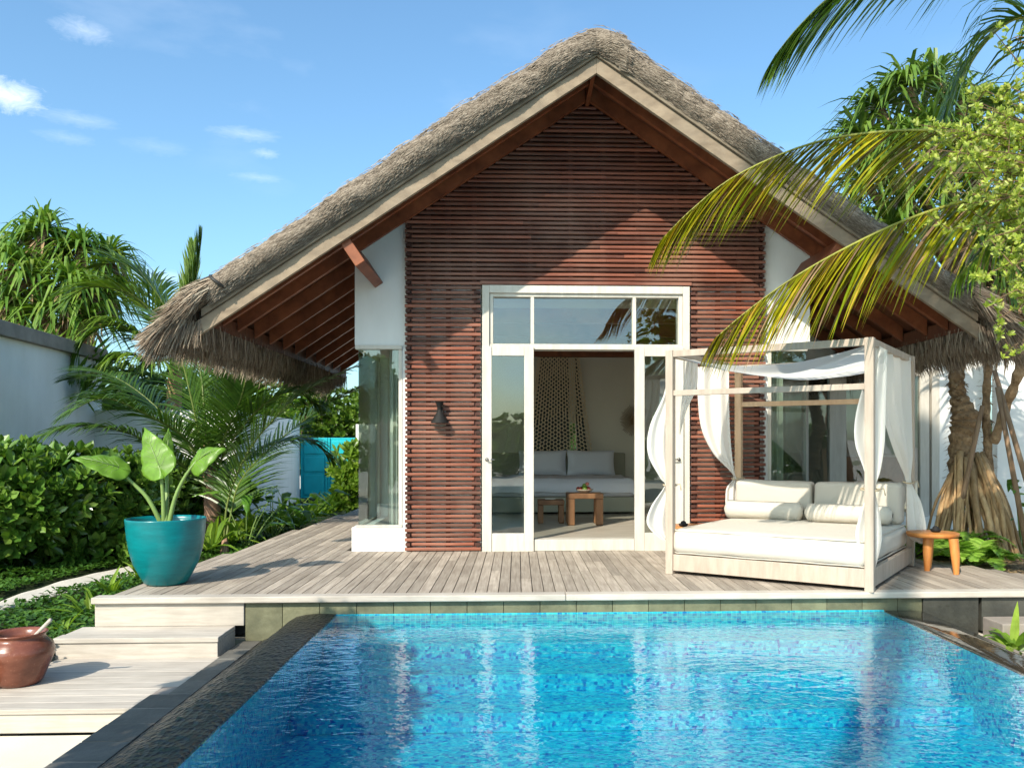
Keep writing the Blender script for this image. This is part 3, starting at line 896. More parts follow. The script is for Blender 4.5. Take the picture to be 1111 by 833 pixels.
# ================================================================== SIDE WING
wg = thing('side_wing', 'low white wing with glazed sliding doors set back on the right of the villa', 'building', (5.2,12.6,0))
YG = 12.6
mb = MB()
x0, x1 = 3.45, 6.1
mb.box(3.30, 7.15, YG, YG+.2, 2.36, 3.3); mb.box(6.42, 7.15, YG, YG+.2, -.3, 2.358); mb.box(3.30, 6.42, YG-.05, YG+.2, -.3, .14)
mb.box(3.30, 3.46, 11.31, YG, -.2, 3.3)
mb.box(6.99, 7.15, YG+.2, 17, -.3, 3.3)
build('wall', mb, M['plaster'], wg)
mb = MB(); mb.box(3.3, 7.15, 16.9, 17, -.3, 3.3); mb.box(3.3, 7.15, YG+.2, 17, 3.2, 3.3); mb.box(3.3,7,YG+.2,16.9,.0,.10)
build('inner_room', mb, M['room'], wg)
mb = MB()
for a, b in ((3.462,3.54),(4.32,4.40),(4.72,4.98),(6.12,6.26),(6.30,6.418)):
    mb.box(a, b, YG-.02, YG+.08, .142, 2.358)
mb.box(3.541, 6.119, YG-.015, YG+.07, 2.27, 2.357); mb.box(3.541, 6.119, YG-.015, YG+.07, .142, .20)
wf = build('window_frame', mb, M['frame'], wg, bevel=.004)
for a, b in ((3.541,4.319),(4.401,4.719),(4.981,6.119)):
    g_ = MB(); g_.box(a, b, YG+.02, YG+.028, .201, 2.269); build('pane', g_, M['glass'], wf)
foldcurtain('curtain', 3.6, 4.25, YG+.32, .11, 3.1, M['drape'], 8, .045, 'green grey curtain hanging behind the glass of the side wing')
# cabinet and chair seen through the glass
cb = thing('cabinet', 'brown wooden cabinet inside the side wing, behind the glass right of the daybed', 'cabinet', (6.6,15.2,.1))
mb = MB(); mb.box(6.1, 6.95, 14.9, 15.4, .55, 1.0); build('body', mb, M['stoolwood'], cb)
mb = MB(); mb.box(6.05, 6.98, 14.86, 15.42, 1.0, 1.05); build('top', mb, M['frame'], cb)
for xx in (6.12, 6.86):
    mb = MB(); mb.box(xx, xx+.06, 14.92, 14.98, .1, .55); build('leg', mb, M['stoolwood'], cb)
for k, (xx, h) in enumerate(((6.3,.22),(6.42,.16),(6.6,.19))):
    mb = MB(); mb.lathe([(.035,0),(.04,.02),(.04,h*.6),(.014,h*.75),(.014,h)], (xx,15.1,1.05), 14)
    build('bottle', mb, M['glass'] if k else M['black'], smooth=True, label=['dark slim bottle on the cabinet in the side wing','short clear bottle on the cabinet in the side wing','taller clear bottle on the right of the cabinet in the side wing'][k], cat='bottle', loc=(xx,15.1,1.05))
# roof above the wing
wr = MB(); wr.hexa([(3.2,11.9,3.3),(7.6,11.9,3.3),(7.6,17.4,3.3),(3.2,17.4,3.3)], [(3.2,13.5,3.85),(7.0,13.5,3.85),(7.0,16,3.85),(3.2,16,3.85)])
build('roof', wr, M['thatch'], wg)

# ================================================================== GARDEN WALLS, GATE
def wallseg(mb, cap, a, b, th, z0, z1, capw=0, caph=0):
    a = V((a[0], a[1], 0)); b = V((b[0], b[1], 0)); d = (b-a).normalized(); nrm = V((-d.y, d.x, 0))
    c = (a+b)/2+V((0,0,(z0+z1)/2)); l = (b-a).length/2
    mb.obox(c, d, nrm, (0,0,1), l, th/2, (z1-z0)/2)
    if capw: cap.obox((a+b)/2+V((0,0,z1+caph/2+.001)), d, nrm, (0,0,1), l+.04, capw/2, caph/2)
gw = thing('garden_wall', 'shaded tall white garden wall with grey stone coping behind the left hedge', 'wall', (-7.2,14,GZ))
mb = MB(); cp = MB(); wallseg(mb, cp, (-7.92,11.9), (-8.48,17.3), .25, GZ-.05, 2.89, .46, .23)
build('wall_body', mb, M['gplaster'], gw); build('coping', cp, M['cap'], gw, bevel=.01)
gw = thing('garden_wall', 'lower white garden wall running back from the young palm to the turquoise gate', 'wall', (-5,16,GZ))
mb = MB(); wallseg(mb, None, (-8.35,17.1), (-5.55,17.0), .2, GZ-.05, 1.90); wallseg(mb, None, (-5.62,17.105), (-6.22,24.0), .2, GZ-.05, 1.88)
build('wall_body', mb, M['gplaster'], gw)
gw = thing('garden_wall', 'white garden wall to the right of the turquoise gate', 'wall', (-3,24.1,GZ))
mb = MB(); wallseg(mb, None, (-4.55,24.1), (-1.2,24.1), .22, GZ-.05, 1.78); build('wall_body', mb, M['gplaster'], gw)
gw = thing('garden_wall', 'sunlit white garden wall behind the stilt rooted tree on the right', 'wall', (9,12.2,GZ))
mb = MB(); wallseg(mb, None, (7.17,12.4), (13.5,11.2), .22, GZ-.05, 2.75); build('wall_body', mb, M['gplaster'], gw)
gt = thing('gate', 'turquoise double garden gate in the white wall at the end of the side deck', 'gate', (-5.4,24.1,GZ))
zt = 1.40
for k, (a, b) in enumerate(((-6.10,-5.345),(-5.335,-4.58))):
    m_ = MB(); m_.box(a, b, 24.05, 24.09, GZ+.05, zt)
    for z0, z1 in ((-.2,.35),(.45,.85),(.95,1.3)):
        m_.box(a+.09, b-.09, 24.02, 24.049, z0, z1)
    m_.box(a, a+.06, 24.01, 24.049, GZ+.05, zt); m_.box(b-.06, b, 24.01, 24.049, GZ+.05, zt)
    d = build('gate_leaf', m_, M['gate'], gt, bevel=.008)
    h = MB(); hx = b-.05 if k == 0 else a+.05
    h.tube([(hx, 24.0, .35),(hx, 23.94, .36),(hx, 23.94, .54),(hx, 24.0, .55)], .018, 8); build('handle', h, M['black'], d, smooth=True)
# ================================================================== INSIDE THE ROOM
FZR = .13
bed = thing('bed', 'wide bed with lilac white linen and olive base inside the room', 'bed', (.75,14.3,FZR))
mb = MB(); mb.box(-.45, 1.86, 13.25, 15.25, FZR+.03, .40); build('base', mb, M['bedbase'], bed, bevel=.02)
mb = MB(); mb.box(-.48, 1.89, 13.2, 15.15, .402, .66); build('mattress', mb, M['linen'], bed, bevel=.09, smooth=True)
rows = []
for i in range(30):
    v = i/29; r = []
    for j in range(40):
        u = j/39; x = -.5+2.41*u; y = 13.17+1.55*v
        z = .675+.02*noise.noise(V((x*3,y*3,0)))+.012*noise.noise(V((x*9,y*7,2)))
        e = min(u, 1-u)*2.41
        if e < .08: z -= (.08-e)*2.4
        if v < .06: z -= (.06-v)*3.4
        r.append(V((x, y, z)))
    rows.append(r)
mb = MB(); mb.grid(rows); build('duvet', mb, M['linen'], bed, smooth=True, solid=.03)
mb = MB(); mb.box(-.55, 1.96, 15.26, 15.36, FZR, 1.07); build('headboard', mb, M['bedbase'], bed, bevel=.02)
def pillow(cx, cy, cz, w, h, d, tilt, label, m, name='pillow', rotz=0, group=None):
    n = 14; mb = MB(); 
    for side in (-1, 1):
        rows = []
        for i in range(n+1):
            r = []
            for j in range(n+1):
                u = -1+2*j/n; v = -1+2*i/n
                bul = max(0, (1-u**4)*(1-v**4))**.5
                uu = u*(1-.05*(1-v*v)); vv = v*(1-.05*(1-u*u))
                r.append(V((uu*w/2, -side*bul*d/2, vv*h/2+ .008*noise.noise(V((u*2,v*2,cx))))))
            rows.append(r if side > 0 else r[::-1])
        mb.grid(rows)
    Mx = Matrix.Translation((cx,cy,cz)) @ Matrix.Rotation(rotz,4,'Z') @ Matrix.Rotation(tilt,4,'X')
    mb.v = [tuple(Mx @ V(p)) for p in mb.v]
    return build(name, mb, m, smooth=True, label=label, cat='pillow' if name == 'pillow' else 'cushion', loc=(cx,cy,cz-h/2), group=group)
PXL = aY(596,505,15.0).x; PXR = aY(641,505,15.0).x
pillow(PXL-.12, 15.02, .90, .86, .46, .2, -.28, 'left bed pillow, partly hidden by the door edge', M['linen'])
pillow(PXR, 15.0, .90, .86, .46, .2, -.28, 'right bed pillow below the knotted hanging', M['linen'])
# knotted cord hanging
mc = thing('macrame_hanging', 'large beige knotted cord hanging on the wall above the bed', 'wall hanging', (.77,15.2,1.05))
mb = MB(); ncol = 19; nrow = 54
z0, z1 = 1.02, 2.93
xc = aY(606,440,15.25).x
def mx_(c, r):
    f = r/nrow; hw = .60-.26*f
    x = xc+(c/ncol-.5)*2*hw
    return x
for c in range(ncol+1):
    pts = []
    for r in range(nrow+1):
        o = .5 if (c+r) % 2 else -.5
        hole = 1.
        # chevron pattern of wider gaps
        q = (abs(c-ncol/2)*.9+r) % 22
        if q < 4: hole = .55
        x = mx_(c+o*.62*hole+U(-.12,.12), r)
        pts.append(V((x, 15.22+U(-.006,.006), z0+(z1-z0)*r/nrow)))
    mb.tube(pts, .0165, 5, False)
build('net', mb, M['cord'], mc)
mb = MB(); mb.tube([(xc-.42,15.24,z1),(xc+.42,15.24,z1)], .02, 8); build('rod', mb, M['soffit'], mc)
mb = MB()
def hexy(x0, x1, x2, x3): mb.hexa([(x0,15.36,1.08),(x1,15.36,1.08),(x2,15.36,2.9),(x3,15.36,2.9)], [(x0,15.385,1.08),(x1,15.385,1.08),(x2,15.385,2.9),(x3,15.385,2.9)])
hexy(xc-.54, wx0-.005, wx0-.005, xc-.30); hexy(wx1+.005, xc+.54, xc+.30, wx1+.005)
build('recess_panel', mb, plain('recess_dark', (.045,.05,.055), .7), vil)  # flat dark sheet added, standing in for the dark recess behind the net
# sunburst
sb = thing('sunburst_ornament', 'dark round ornament of radiating sticks on the bedroom wall by the door edge', 'ornament', aY(690,456,15.36))
c = sb.location; mb = MB()
for k in range(60):
    a = 2*PI*k/60; r = U(.26,.31)
    mb.tube([c+V((math.cos(a)*.06,-.02,math.sin(a)*.06)), c+V((math.cos(a)*r,-.02+U(-.01,.01),math.sin(a)*r))], .006, 4)
build('sticks', mb, M['trunk'], sb)
mb = MB(); mb.tube([c+V((0,-.04,0)), c+V((0,0,0))], .08, 16); build('hub', mb, M['trunk'], sb)
# stools
def stool(name, px0, px1, ytop, Y, label, cat):
    a = aY(px0, ytop, Y); b = aY(px1, ytop, Y)
    w = b.x-a.x; x0 = a.x; h = a.z
    t = thing(name, label, cat, (x0+w/2, Y+.15, FZR))
    m_ = MB(); m_.box(x0, x0+w, Y, Y+w*.8, h-.07, h); build('seat' if cat == 'stool' else 'top', m_, M['stoolwood'], t, bevel=.012)
    lw = w*.2
    for xx in (x0+.005, x0+w-lw-.005):
        for yy in (Y+.006, Y+w*.8-lw-.006):
            m_ = MB(); m_.box(xx, xx+lw, yy, yy+lw, FZR, h-.071); build('leg', m_, M['stoolwood'], t, bevel=.01)
    return h, x0+w/2
stool('stool', 583.5, 612.5, 542.5, 11.75, 'small rough wooden stool beside the bigger one inside the open doorway', 'stool')
h, xm = stool('side_table', 615.5, 655, 535.5, 11.45, 'larger rough wooden side table with a fruit bowl inside the open doorway', 'table')
bx, by, bz = xm+.0, 11.62, h
bw = MB(); bw.lathe([(.05,0),(.055,.008),(.10,.03),(.125,.055),(.117,.055),(.09,.035),(.04,.015)], (bx,by,bz), 24)
build('fruit_bowl', bw, M['bowl'], smooth=True, label='shallow bowl on the wooden side table in the doorway, holding fruit', cat='bowl', loc=(bx,by,bz))
fr = [(-.06,-.03,.055,.032,'red'),(0,-.05,.06,.034,'green'),(.055,-.03,.055,.032,'red'),(-.03,.04,.06,.034,'green'),(.05,.03,.06,.033,'red'),(.0,0,.10,.034,'green'),(.035,-.01,.125,.028,'pink'),(-.085,.01,.06,.028,'red')]
names = {'red':'red apple low in the fruit bowl on the side table','green':'green fruit in the middle of the fruit bowl','pink':'pink fruit on top of the pile in the bowl'}
for k, (dx_, dy_, dz_, r_, cc) in enumerate(fr):
    f_ = MB(); f_.lathe([(.2*r_,-.98*r_),(.6*r_,-.8*r_),(.92*r_,-.4*r_),(r_,0),(.92*r_,.42*r_),(.6*r_,.78*r_),(.3*r_,.92*r_),(.1*r_,.86*r_)], (bx+dx_,by+dy_,bz+dz_), 14)
    build('fruit', f_, M[cc], smooth=True, label=names[cc], cat='fruit', group='fruit in the bowl', loc=(bx+dx_,by+dy_,bz+dz_-r_))
fb = MB(); a = aY(597,541.5,11.85); fb.box(a.x-.07, a.x+.07, 11.82, 11.98, a.z, a.z+.018)
build('notepad', fb, M['mattress'], label='thin white pad lying on the small stool', cat='notepad', loc=(a.x,11.9,a.z))

# ================================================================== DAYBED
O = V((1.467,8.031,0)); e1 = V((.8165,-.5774,0)); e2 = V((.5774,.8165,0)); W_, D_ = 1.83, 1.83
up = V((0,0,1))
def dp(u, v, z=0): return O+e1*u+e2*v+up*z
db = thing('daybed', 'four poster outdoor daybed of pale wood with cream mattress on the deck', 'daybed', dp(W_/2, D_/2))
ps = .037
PT = 2.135
for k, (u, v) in enumerate(((0,0),(W_,0),(W_,D_),(0,D_))):
    mb = MB(); mb.obox(dp(u,v,PT/2), e1, e2, up, ps, ps, PT/2)
    build('post', mb, M['bedwood'] if k != 3 else M['rearshade'], db, bevel=.004)
def rail(u0, v0, u1, v1, z0, z1, hw, name, m):
    a = dp(u0,v0); b = dp(u1,v1); d = (b-a).normalized(); n_ = V((-d.y,d.x,0))
    mb = MB(); mb.obox((a+b)/2+up*((z0+z1)/2), d, n_, up, (b-a).length/2-ps-.0005, hw, (z1-z0)/2)
    build(name, mb, m, db, bevel=.004)
for q in ((0,0,W_,0),(W_,0,W_,D_),(W_,D_,0,D_),(0,D_,0,0)):
    rail(*q, PT-.065, PT-.003, .026, 'top_rail', M['bedwood'])
    rail(*q, .035, .19, .022, 'base_rail', M['bedwood'])
rail(0,0,W_,0, 1.70, 1.752, .022, 'cross_rail', M['bedwood'])
rail(0,D_,W_,D_, 1.66, 1.715, .022, 'cross_rail', M['rearshade'])
def softbox(u0, u1, v0, v1, z0, z1, r, wob=.006, n=26, sag=0.):
    # cushion block with rounded edges and slight wrinkles
    mb = MB()
    import itertools
    cu, cv, cz = (u0+u1)/2, (v0+v1)/2, (z0+z1)/2; hu, hv, hz = (u1-u0)/2, (v1-v0)/2, (z1-z0)/2
    def pt(a, b, c):
        x, y, z = a*hu, b*hv, c*hz
        ix = max(-hu+r, min(hu-r, x)); iy = max(-hv+r, min(hv-r, y)); iz = max(-hz+r, min(hz-r, z))
        d = V((x-ix, y-iy, z-iz)); 
        if d.length > 1e-6: d = d.normalized()*r
        p = V((ix,iy,iz))+d
        bul = (1-a*a)*(1-b*b)*(1 if c > .9 else 0)
        p.z += sag*bul
        w = dp(cu+p.x, cv+p.y, cz+p.z)
        k = noise.noise(w*3.2)*wob*1.4+noise.noise(w*9)*wob*.6
        return w+(e1*d.x+e2*d.y+up*d.z).normalized()*k if d.length > 1e-6 else w+up*k
    def dens(h): # parameter positions concentrated at edges
        m = max(0, (h-r)/h)
        return [-1,-1+(1-m)*.35,-1+(1-m)*.7,-m]+[-m+2*m*i/10 for i in range(1,10)]+[m,1-(1-m)*.7,1-(1-m)*.35,1]
    A, B, C = dens(hu), dens(hv), dens(hz)
    for c in (-1, 1): mb.grid([[pt(a,b,c) for a in (A if c > 0 else A[::-1])] for b in B])
    for b in (-1, 1): mb.grid([[pt(a,b,c) for a in (A if b < 0 else A[::-1])] for c in C])
    for a in (-1, 1): mb.grid([[pt(a,b,c) for b in (B if a > 0 else B[::-1])] for c in C])
    return mb
mt_ = build('mattress', softbox(.015, W_-.015, -.02, D_-.05, .192, .43, .075, .008, sag=.012), M['mattress'], db, smooth=True)
def piping(u0, u1, v0, v1, z, r, c=.05):
    m_ = MB(); P_ = []
    for (cu, cv, a0) in ((u1-c, v0+c, -90), (u1-c, v1-c, 0), (u0+c, v1-c, 90), (u0+c, v0+c, 180)):
        for q in range(5):
            a = math.radians(a0+q*22.5); P_.append(dp(cu+c*math.cos(a), cv+c*math.sin(a), z+.003*math.sin(q+cu*9)))
    P_.append(P_[0]); Q_ = []
    for a, b in zip(P_[:-1], P_[1:]):
        n_ = max(1, int((b-a).length/.08))
        for q in range(n_): Q_.append(a.lerp(b, q/n_)+up*noise.noise(a.lerp(b, q/n_)*6)*.004)
    Q_.append(P_[0]); m_.tube(Q_, r, 6, False); return m_
build('piping', piping(.032, W_-.032, -.003, D_-.067, .417, .0065), M['cushion2'], mt_, smooth=True)
build('piping', piping(.030, W_-.030, -.005, D_-.065, .207, .0065), M['cushion2'], mt_, smooth=True)
mb = MB(); mb.obox(dp(W_/2,D_/2,.185), e1, e2, up, W_/2-.05, D_/2-.05, .004); build('slat_base', mb, M['bedwood'], db)
# back cushions and bolsters
cl = ['back cushion on the left of the daybed, beside the rear left post', 'back cushion on the right of the daybed, half behind the curtain']
for k, (a, b) in enumerate(((.05,.90),(.915,1.79))):
    m_ = softbox(a, b, D_-.28, D_-.06, .43, .845, .055, .010)
    build('back_cushion', m_, M['cushion2'], smooth=True, label=cl[k], cat='cushion', loc=dp((a+b)/2, D_-.2, .43), group='daybed back cushions')
m_ = softbox(.05, .90, D_-.30, D_-.20, .60, .70, .03, .01)
cl = ['left bolster cushion lying in front of the daybed back cushions', 'right bolster cushion lying in front of the daybed back cushions']
for k, (a, b) in enumerate(((.0,.86),(.875,1.74))):
    n_ = 22; rows = []
    for i in range(n_+1):
        t = i/n_; e = min(t, 1-t)*(b-a)
        rr = .105*(1-max(0,(.05-e)/.05)**2*.55)
        if i in (0, n_): rr = .03
        row = []
        for j in range(25):
            q = 2*PI*j/24
            p = dp(a+(b-a)*t, D_-.42+rr*math.cos(q), .53+rr*.92*math.sin(q))
            row.append(p+up*noise.noise(p*6)*.006)
        rows.append(row)
    m_ = MB(); m_.grid(rows)
    build('bolster', m_, M['cushion'], smooth=True, label=cl[k], cat='cushion', loc=dp((a+b)/2, D_-.42, .43), group='daybed bolsters')
# canopy cloth slung between the side rails
rows = []
for i in range(41):
    v = i/40; r = []
    for j in range(61):
        u = j/60
        s_ = math.sin(PI*u)**.9
        z = PT-.05-.20*s_*(1-.25*v)+.012*math.sin(v*26+u*3)*s_+.010*noise.noise(V((u*4,v*9,1)))
        if v < .06: z += (.06-v)*.9*s_
        r.append(dp(.02+u*(W_-.04), .03+v*(D_-.08), z))
    rows.append(r)
m_ = MB(); m_.grid(rows)
build('canopy_cloth', m_, M['canopy'], smooth=True, label='white cloth canopy slung sagging under the top rails of the daybed', cat='canopy', loc=dp(W_/2,D_/2,PT-.2))
# side curtains
def drape(LE, RE, amp, folds, nrm, label, seed=0):
    # LE/RE: matching lists of points down the left and right outline
    nv = 60; nu = folds*12; rows = []
    rnd = random.Random(seed)
    ph = [rnd.uniform(0, 6) for _ in range(4)]
    for i in range(nv+1):
        v = i/nv; a = cr(LE, v); b = cr(RE, v); w = (b-a).length
        r = []
        for j in range(nu+1):
            u = j/nu
            A = amp*min(1., .25+w*2.6)
            o = A*math.sin(u*folds*2*PI+ph[0]+.7*math.sin(v*2.3+ph[1]))+A*.35*math.sin(u*folds*4.1+ph[2]+v*3)
            r.append(a.lerp(b, u)+nrm*o)
        rows.append(r)
    m_ = MB(); m_.grid(rows)
    return build('bed_curtain', m_, M['curtain'], smooth=True, label=label, cat='curtain', loc=LE[-1], group='daybed curtains')
def tie(pts, label):
    pass
def PD(x, y, d): # survey point at camera distance plane Y=d
    return aY(x, y, d)
nr = V((-.2,-.97,0))
YA = 8.10
drape([PD(725,384,YA),PD(721,425,YA),PD(705,462,YA),PD(703,492,YA),PD(716,518,YA),PD(721,527,YA),PD(706,550,YA),PD(703,570,YA),PD(726,592,YA)],
      [PD(732,384,YA),PD(732,425,YA),PD(731,462,YA),PD(731,492,YA),PD(731,518,YA),PD(730,527,YA),PD(732,550,YA),PD(731,575,YA),PD(730,595,YA)],
      .03, 2, nr, 'white curtain tied to the front left post of the daybed', 1)
YBk = 9.42
drape([PD(745,392,8.4),PD(741,420,8.4),PD(738,450,8.5),PD(737,470,8.6)], [PD(757,392,8.6),PD(756,420,8.6),PD(745,445,8.6),PD(738,472,8.6)], .02, 3, nr, 'narrow strip of white curtain hanging inside the front left post of the daybed', 5)
drape([PD(756,398,YBk),PD(757,430,YBk),PD(761,465,YBk),PD(774,492,YBk),PD(793,512,YBk),PD(795,520,YBk),PD(788,530,YBk),PD(787,548,YBk)],
      [PD(791,398,YBk),PD(791,430,YBk),PD(792,465,YBk),PD(794,492,YBk),PD(797,512,YBk),PD(799,520,YBk),PD(800,530,YBk),PD(800,548,YBk)],
      .03, 2, nr, 'white curtain tied to the rear left post of the daybed', 2)
YC = 7.03
drape([PD(948,372,YC+.1),PD(940,408,YC),PD(929,450,YC),PD(928,480,YC),PD(937,508,YC),PD(942,531,YC),PD(933,558,YC),PD(929,585,YC),PD(944,614,YC)],
      [PD(963,380,YC+.15),PD(962,410,YC+.1),PD(961,450,YC+.1),PD(960,480,YC+.1),PD(956,508,YC+.05),PD(950,531,YC),PD(955,558,YC),PD(957,585,YC),PD(950,616,YC)],
      .032, 2, V((-.5,-.85,0)), 'white curtain wrapped round the front right post of the daybed', 3)
YD = 8.35
drape([PD(953,378,7.35),PD(956,410,7.5),PD(958,440,7.7),PD(966,470,7.9),PD(978,502,8.2),PD(984,523,YD),PD(984,545,YD),PD(985,580,YD),PD(990,585,YD)],
      [PD(983,388,YD),PD(984,410,YD),PD(985,440,YD),PD(986,470,YD),PD(987,502,YD),PD(988,523,YD),PD(998,545,YD),PD(1003,572,YD),PD(1000,590,YD)],
      .035, 3, V((.8,-.6,0)), 'white curtain on the right side of the daybed tied to the rear right post', 4)
for k, (p, lab) in enumerate(((PD(727,526,YA),'thin rope tie holding the curtain on the front left daybed post'),(PD(799,519,YBk),'thin rope tie holding the curtain on the rear left daybed post'),
        (PD(944.5,531,YC),'thin rope tie holding the curtain on the front right daybed post'),(PD(986,523,YD),'thin rope tie holding the curtain on the rear right daybed post'))):
    m_ = MB(); r_ = (.062,.05,.075,.05)[k]
    pts = [(p.x+r_*math.cos(q*PI/8), p.y+r_*math.sin(q*PI/8)+.01, p.z+.008*math.sin(q*PI/8)) for q in range(17)]
    m_.tube(pts, .008, 6, False); m_.tube([pts[0], (p.x+r_+.03, p.y-.02, p.z+.012),(p.x+r_+.04, p.y-.03, p.z-.05)], .005, 5)
    build('curtain_tie', m_, M['twine'], smooth=True, label=lab, cat='tie', loc=p, group='daybed curtain ties')

# ================================================================== SIDE TABLES
def tripod(cx, cy, zt, rx, ry, legs, label, name='side_table'):
    t = thing(name, label, 'table', (cx,cy,0))
    m_ = MB(); pr = [(.90,-.045),(.97,-.035),(1,-.02),(.99,-.004),(.96,0)]
    m_.lathe([(a, b) for a, b in pr], (0,0,0), 40)
    m_.v = [(cx+x*rx, cy+y*ry, zt+z) for x, y, z in m_.v]
    build('table_top', m_, M['teak'], t, smooth=True, auto=40)
    for (lx, ly) in legs:
        m_ = MB(); m_.tube([(cx+lx*.9, cy+ly*.9, zt-.04), (cx+lx*.98, cy+ly*.98, zt-.2), (cx+lx*1.02, cy+ly*1.02, .0)], [.046,.042,.026], 14)
        build('leg', m_, M['teak'], t, smooth=True, auto=50)
    return t
pa = aZ(1006,619,0); pb = aZ(1037,623,0)
cxr, cyr = (pa.x+pb.x)/2-.005, (pa.y+pb.y)/2+.16
zt_r = .375
tripod(cxr, cyr, zt_r, .245, .24, ((pa.x-cxr, pa.y-cyr),(pb.x-cxr, pb.y-cyr),(.03,.14)), 'small orange teak side table standing on the deck right of the daybed')
def ashbowl(c, label):
    t = thing('candle_bowl', label, 'bowl', c)
    m_ = MB(); m_.lathe([(.028,0),(.045,.012),(.052,.03),(.047,.032),(.03,.02)], tuple(c), 20); build('dish', m_, M['black'], t, smooth=True)
    m_ = MB(); m_.lathe([(.030,.018),(.034,.03),(.026,.052),(.010,.062)], tuple(c), 16); build('lid', m_, M['black'], t, smooth=True)
ashbowl(V((cxr+.02,cyr-.02,zt_r)), 'small black lidded dish on the teak table right of the daybed')
cl_, cyl = 1.86, 9.05
tripod(cl_, cyl, .36, .26, .24, ((-.14,-.1),(.14,-.1),(0,.15)), 'small orange teak side table behind the left end of the daybed')
ashbowl(V((1.77,8.93,.36)), 'small black lidded dish on the table behind the left end of the daybed')

# ================================================================== POTS
pc = aZ(173,636,0); pc.y += .14
prof = [(.10,0),(.165,.004),(.19,.02),(.235,.10),(.285,.20),(.318,.32),(.337,.44),(.347,.55),(.351,.590),(.350,.600),(.338,.600),(.330,.57),(.32,.50)]
tp = MB(); tp.lathe(prof, tuple(pc), 56)
tp.v = [(pc.x+(a-pc.x)*.95, pc.y+(b-pc.y)*.95, c*.975) for a, b, c in tp.v]
planter = build('planter', tp, M['teal'], smooth=True, label='large round teal glazed planter on the left corner of the deck', cat='planter', loc=pc)
so = MB(); so.lathe([(.05,.0),(.2,.004),(.302,.0)], (pc.x,pc.y,.50), 30); build('potting_soil', so, M['soil'], planter)
# elephant ear plant
def blade(base, tip, nrm, wid, mb, curl=.15, lob=.28, cup=0.):
    d = tip-base; Ln = d.length; d.normalize(); s = d.cross(nrm).normalized(); nn = s.cross(d)
    rows = []; K = 22; J = 13
    for i in range(K+1):
        t = -lob+(1+lob)*i/K
        if t < 0: wv = .92*math.sqrt(max(0,1-(t/-lob)**2))*(1-.0*t)
        else: wv = (1-t**1.7)*(1-.12*t)+.0
        wv = max(wv, .02)
        r = []
        for j in range(J):
            u = -1+2*j/(J-1)
            if t < 0: # two basal lobes
                o = wv*(u if abs(u) > .0 else 0)
                oo = u*wv
                if abs(u) < .25: tt = 0.
                tt = t*min(1, abs(u)*2.2)
            else: oo = u*wv; tt = t
            w = wid*(1+.025*math.sin(t*34+abs(u)*3))
            p = base+d*(tt*Ln)+s*(oo*w)
            z = -curl*Ln*max(0,tt)**2*.9-curl*.25*w*u*u*3+.02*Ln*math.sin(tt*18)*abs(u)+cup*w*abs(u)
            r.append(p+nn*z)
        rows.append(r)
    mb.grid(rows)
    return rows
ta = thing('elephant_ear_plant', 'young elephant ear plant with four big lime leaves growing in the teal planter', 'plant', (pc.x,pc.y,.5))
root = V((pc.x,pc.y,.50))
yp = pc.y
LV = [ # petiole path px, blade base px, tip px, normal, width
 ([(174,566),(160,540),(142,522),(128,508)], (129,507,yp-.10), (80,492,yp-.28), V((.10,-.60,.80)), .16, .12),
 ([(178,566),(177,540),(175,520),(172,505)], (173,506,yp-.05), (155,463,yp+.10), V((-.15,-.93,.25)), .165, .05),
 ([(180,566),(181,540),(181,520),(181,492)], (181,492,yp+.15), (184,464,yp+.22), V((.75,-.6,.2)), .07, .05),
 ([(184,566),(190,540),(200,518),(213,500)], (212,501,yp), (236,482,yp-.08), V((.35,-.62,.70)), .16, .25)]
for k, (path, b, tpx, nn, wd, cu) in enumerate(LV):
    lb = MB(); brow = blade(aY(*b), aY(*tpx), nn.normalized(), wd, lb, cu)
    lf = build('leaf', lb, M['taro'], ta, smooth=True, solid=.003)
    ps_ = [root+V((.02*(k-1.5),.02,0))]+[aY(x, y, yp-.0+(b[2]-yp)*(i/3)) for i, (x, y) in enumerate(path)]
    m_ = MB(); sm = [cr(ps_, q/14) for q in range(15)]
    m_.tube(sm, [.026-.016*q/14 for q in range(15)], 8)
    for ri in range(5, 19, 2):
        for sg in (-1, 1):
            vp = [V(brow[min(22, ri+int(q*.7))][6+sg*q]) for q in range(0, 6)]
            vp = [p_-nn.normalized()*.0005+V((0,-.002,.001)) for p_ in vp]
            m_.tube(vp, [.0032,.0028,.0024,.002,.0014,.0008], 4, False)
    rb = aY(*b); m_.tube([rb, rb.lerp(aY(*tpx), .45)+nn.normalized()*.0, rb.lerp(aY(*tpx), .85)-nn.normalized()*.02], [.007,.005,.002], 5)
    build('stem', m_, M['tarostem'], lf, smooth=True)
# terracotta jar
jc = aZ(18,747,-.392); jc.y += .13; jc.x -= .06
JS = 1.0
prof = [(.10,0),(.13,.004),(.150,.03),(.185,.12),(.213,.19),(.218,.225),(.205,.27),(.172,.305),(.158,.32),(.162,.335),(.176,.345),(.174,.353),(.160,.35),(.140,.33),(.135,.27),(.16,.2)]
tj = MB(); tj.lathe(prof, tuple(jc), 56)
build('water_jar', tj, M['terra'], smooth=True, label='squat brown terracotta jar with a wide mouth on the lower platform', cat='jar', loc=jc)
wm = MB(); wm.lathe([(.02,0),(.136,.001)], (jc.x,jc.y,jc.z+.27), 24)
a = aY(35,692,jc.y); b = aY(55,672,jc.y-.10)
m_ = MB(); m_.tube([a-(b-a)*.5, b], [.011,.013], 8)
build('ladle_handle', m_, M['pale'], smooth=True, label='pale bamboo ladle handle leaning out of the terracotta jar', cat='ladle', loc=a)
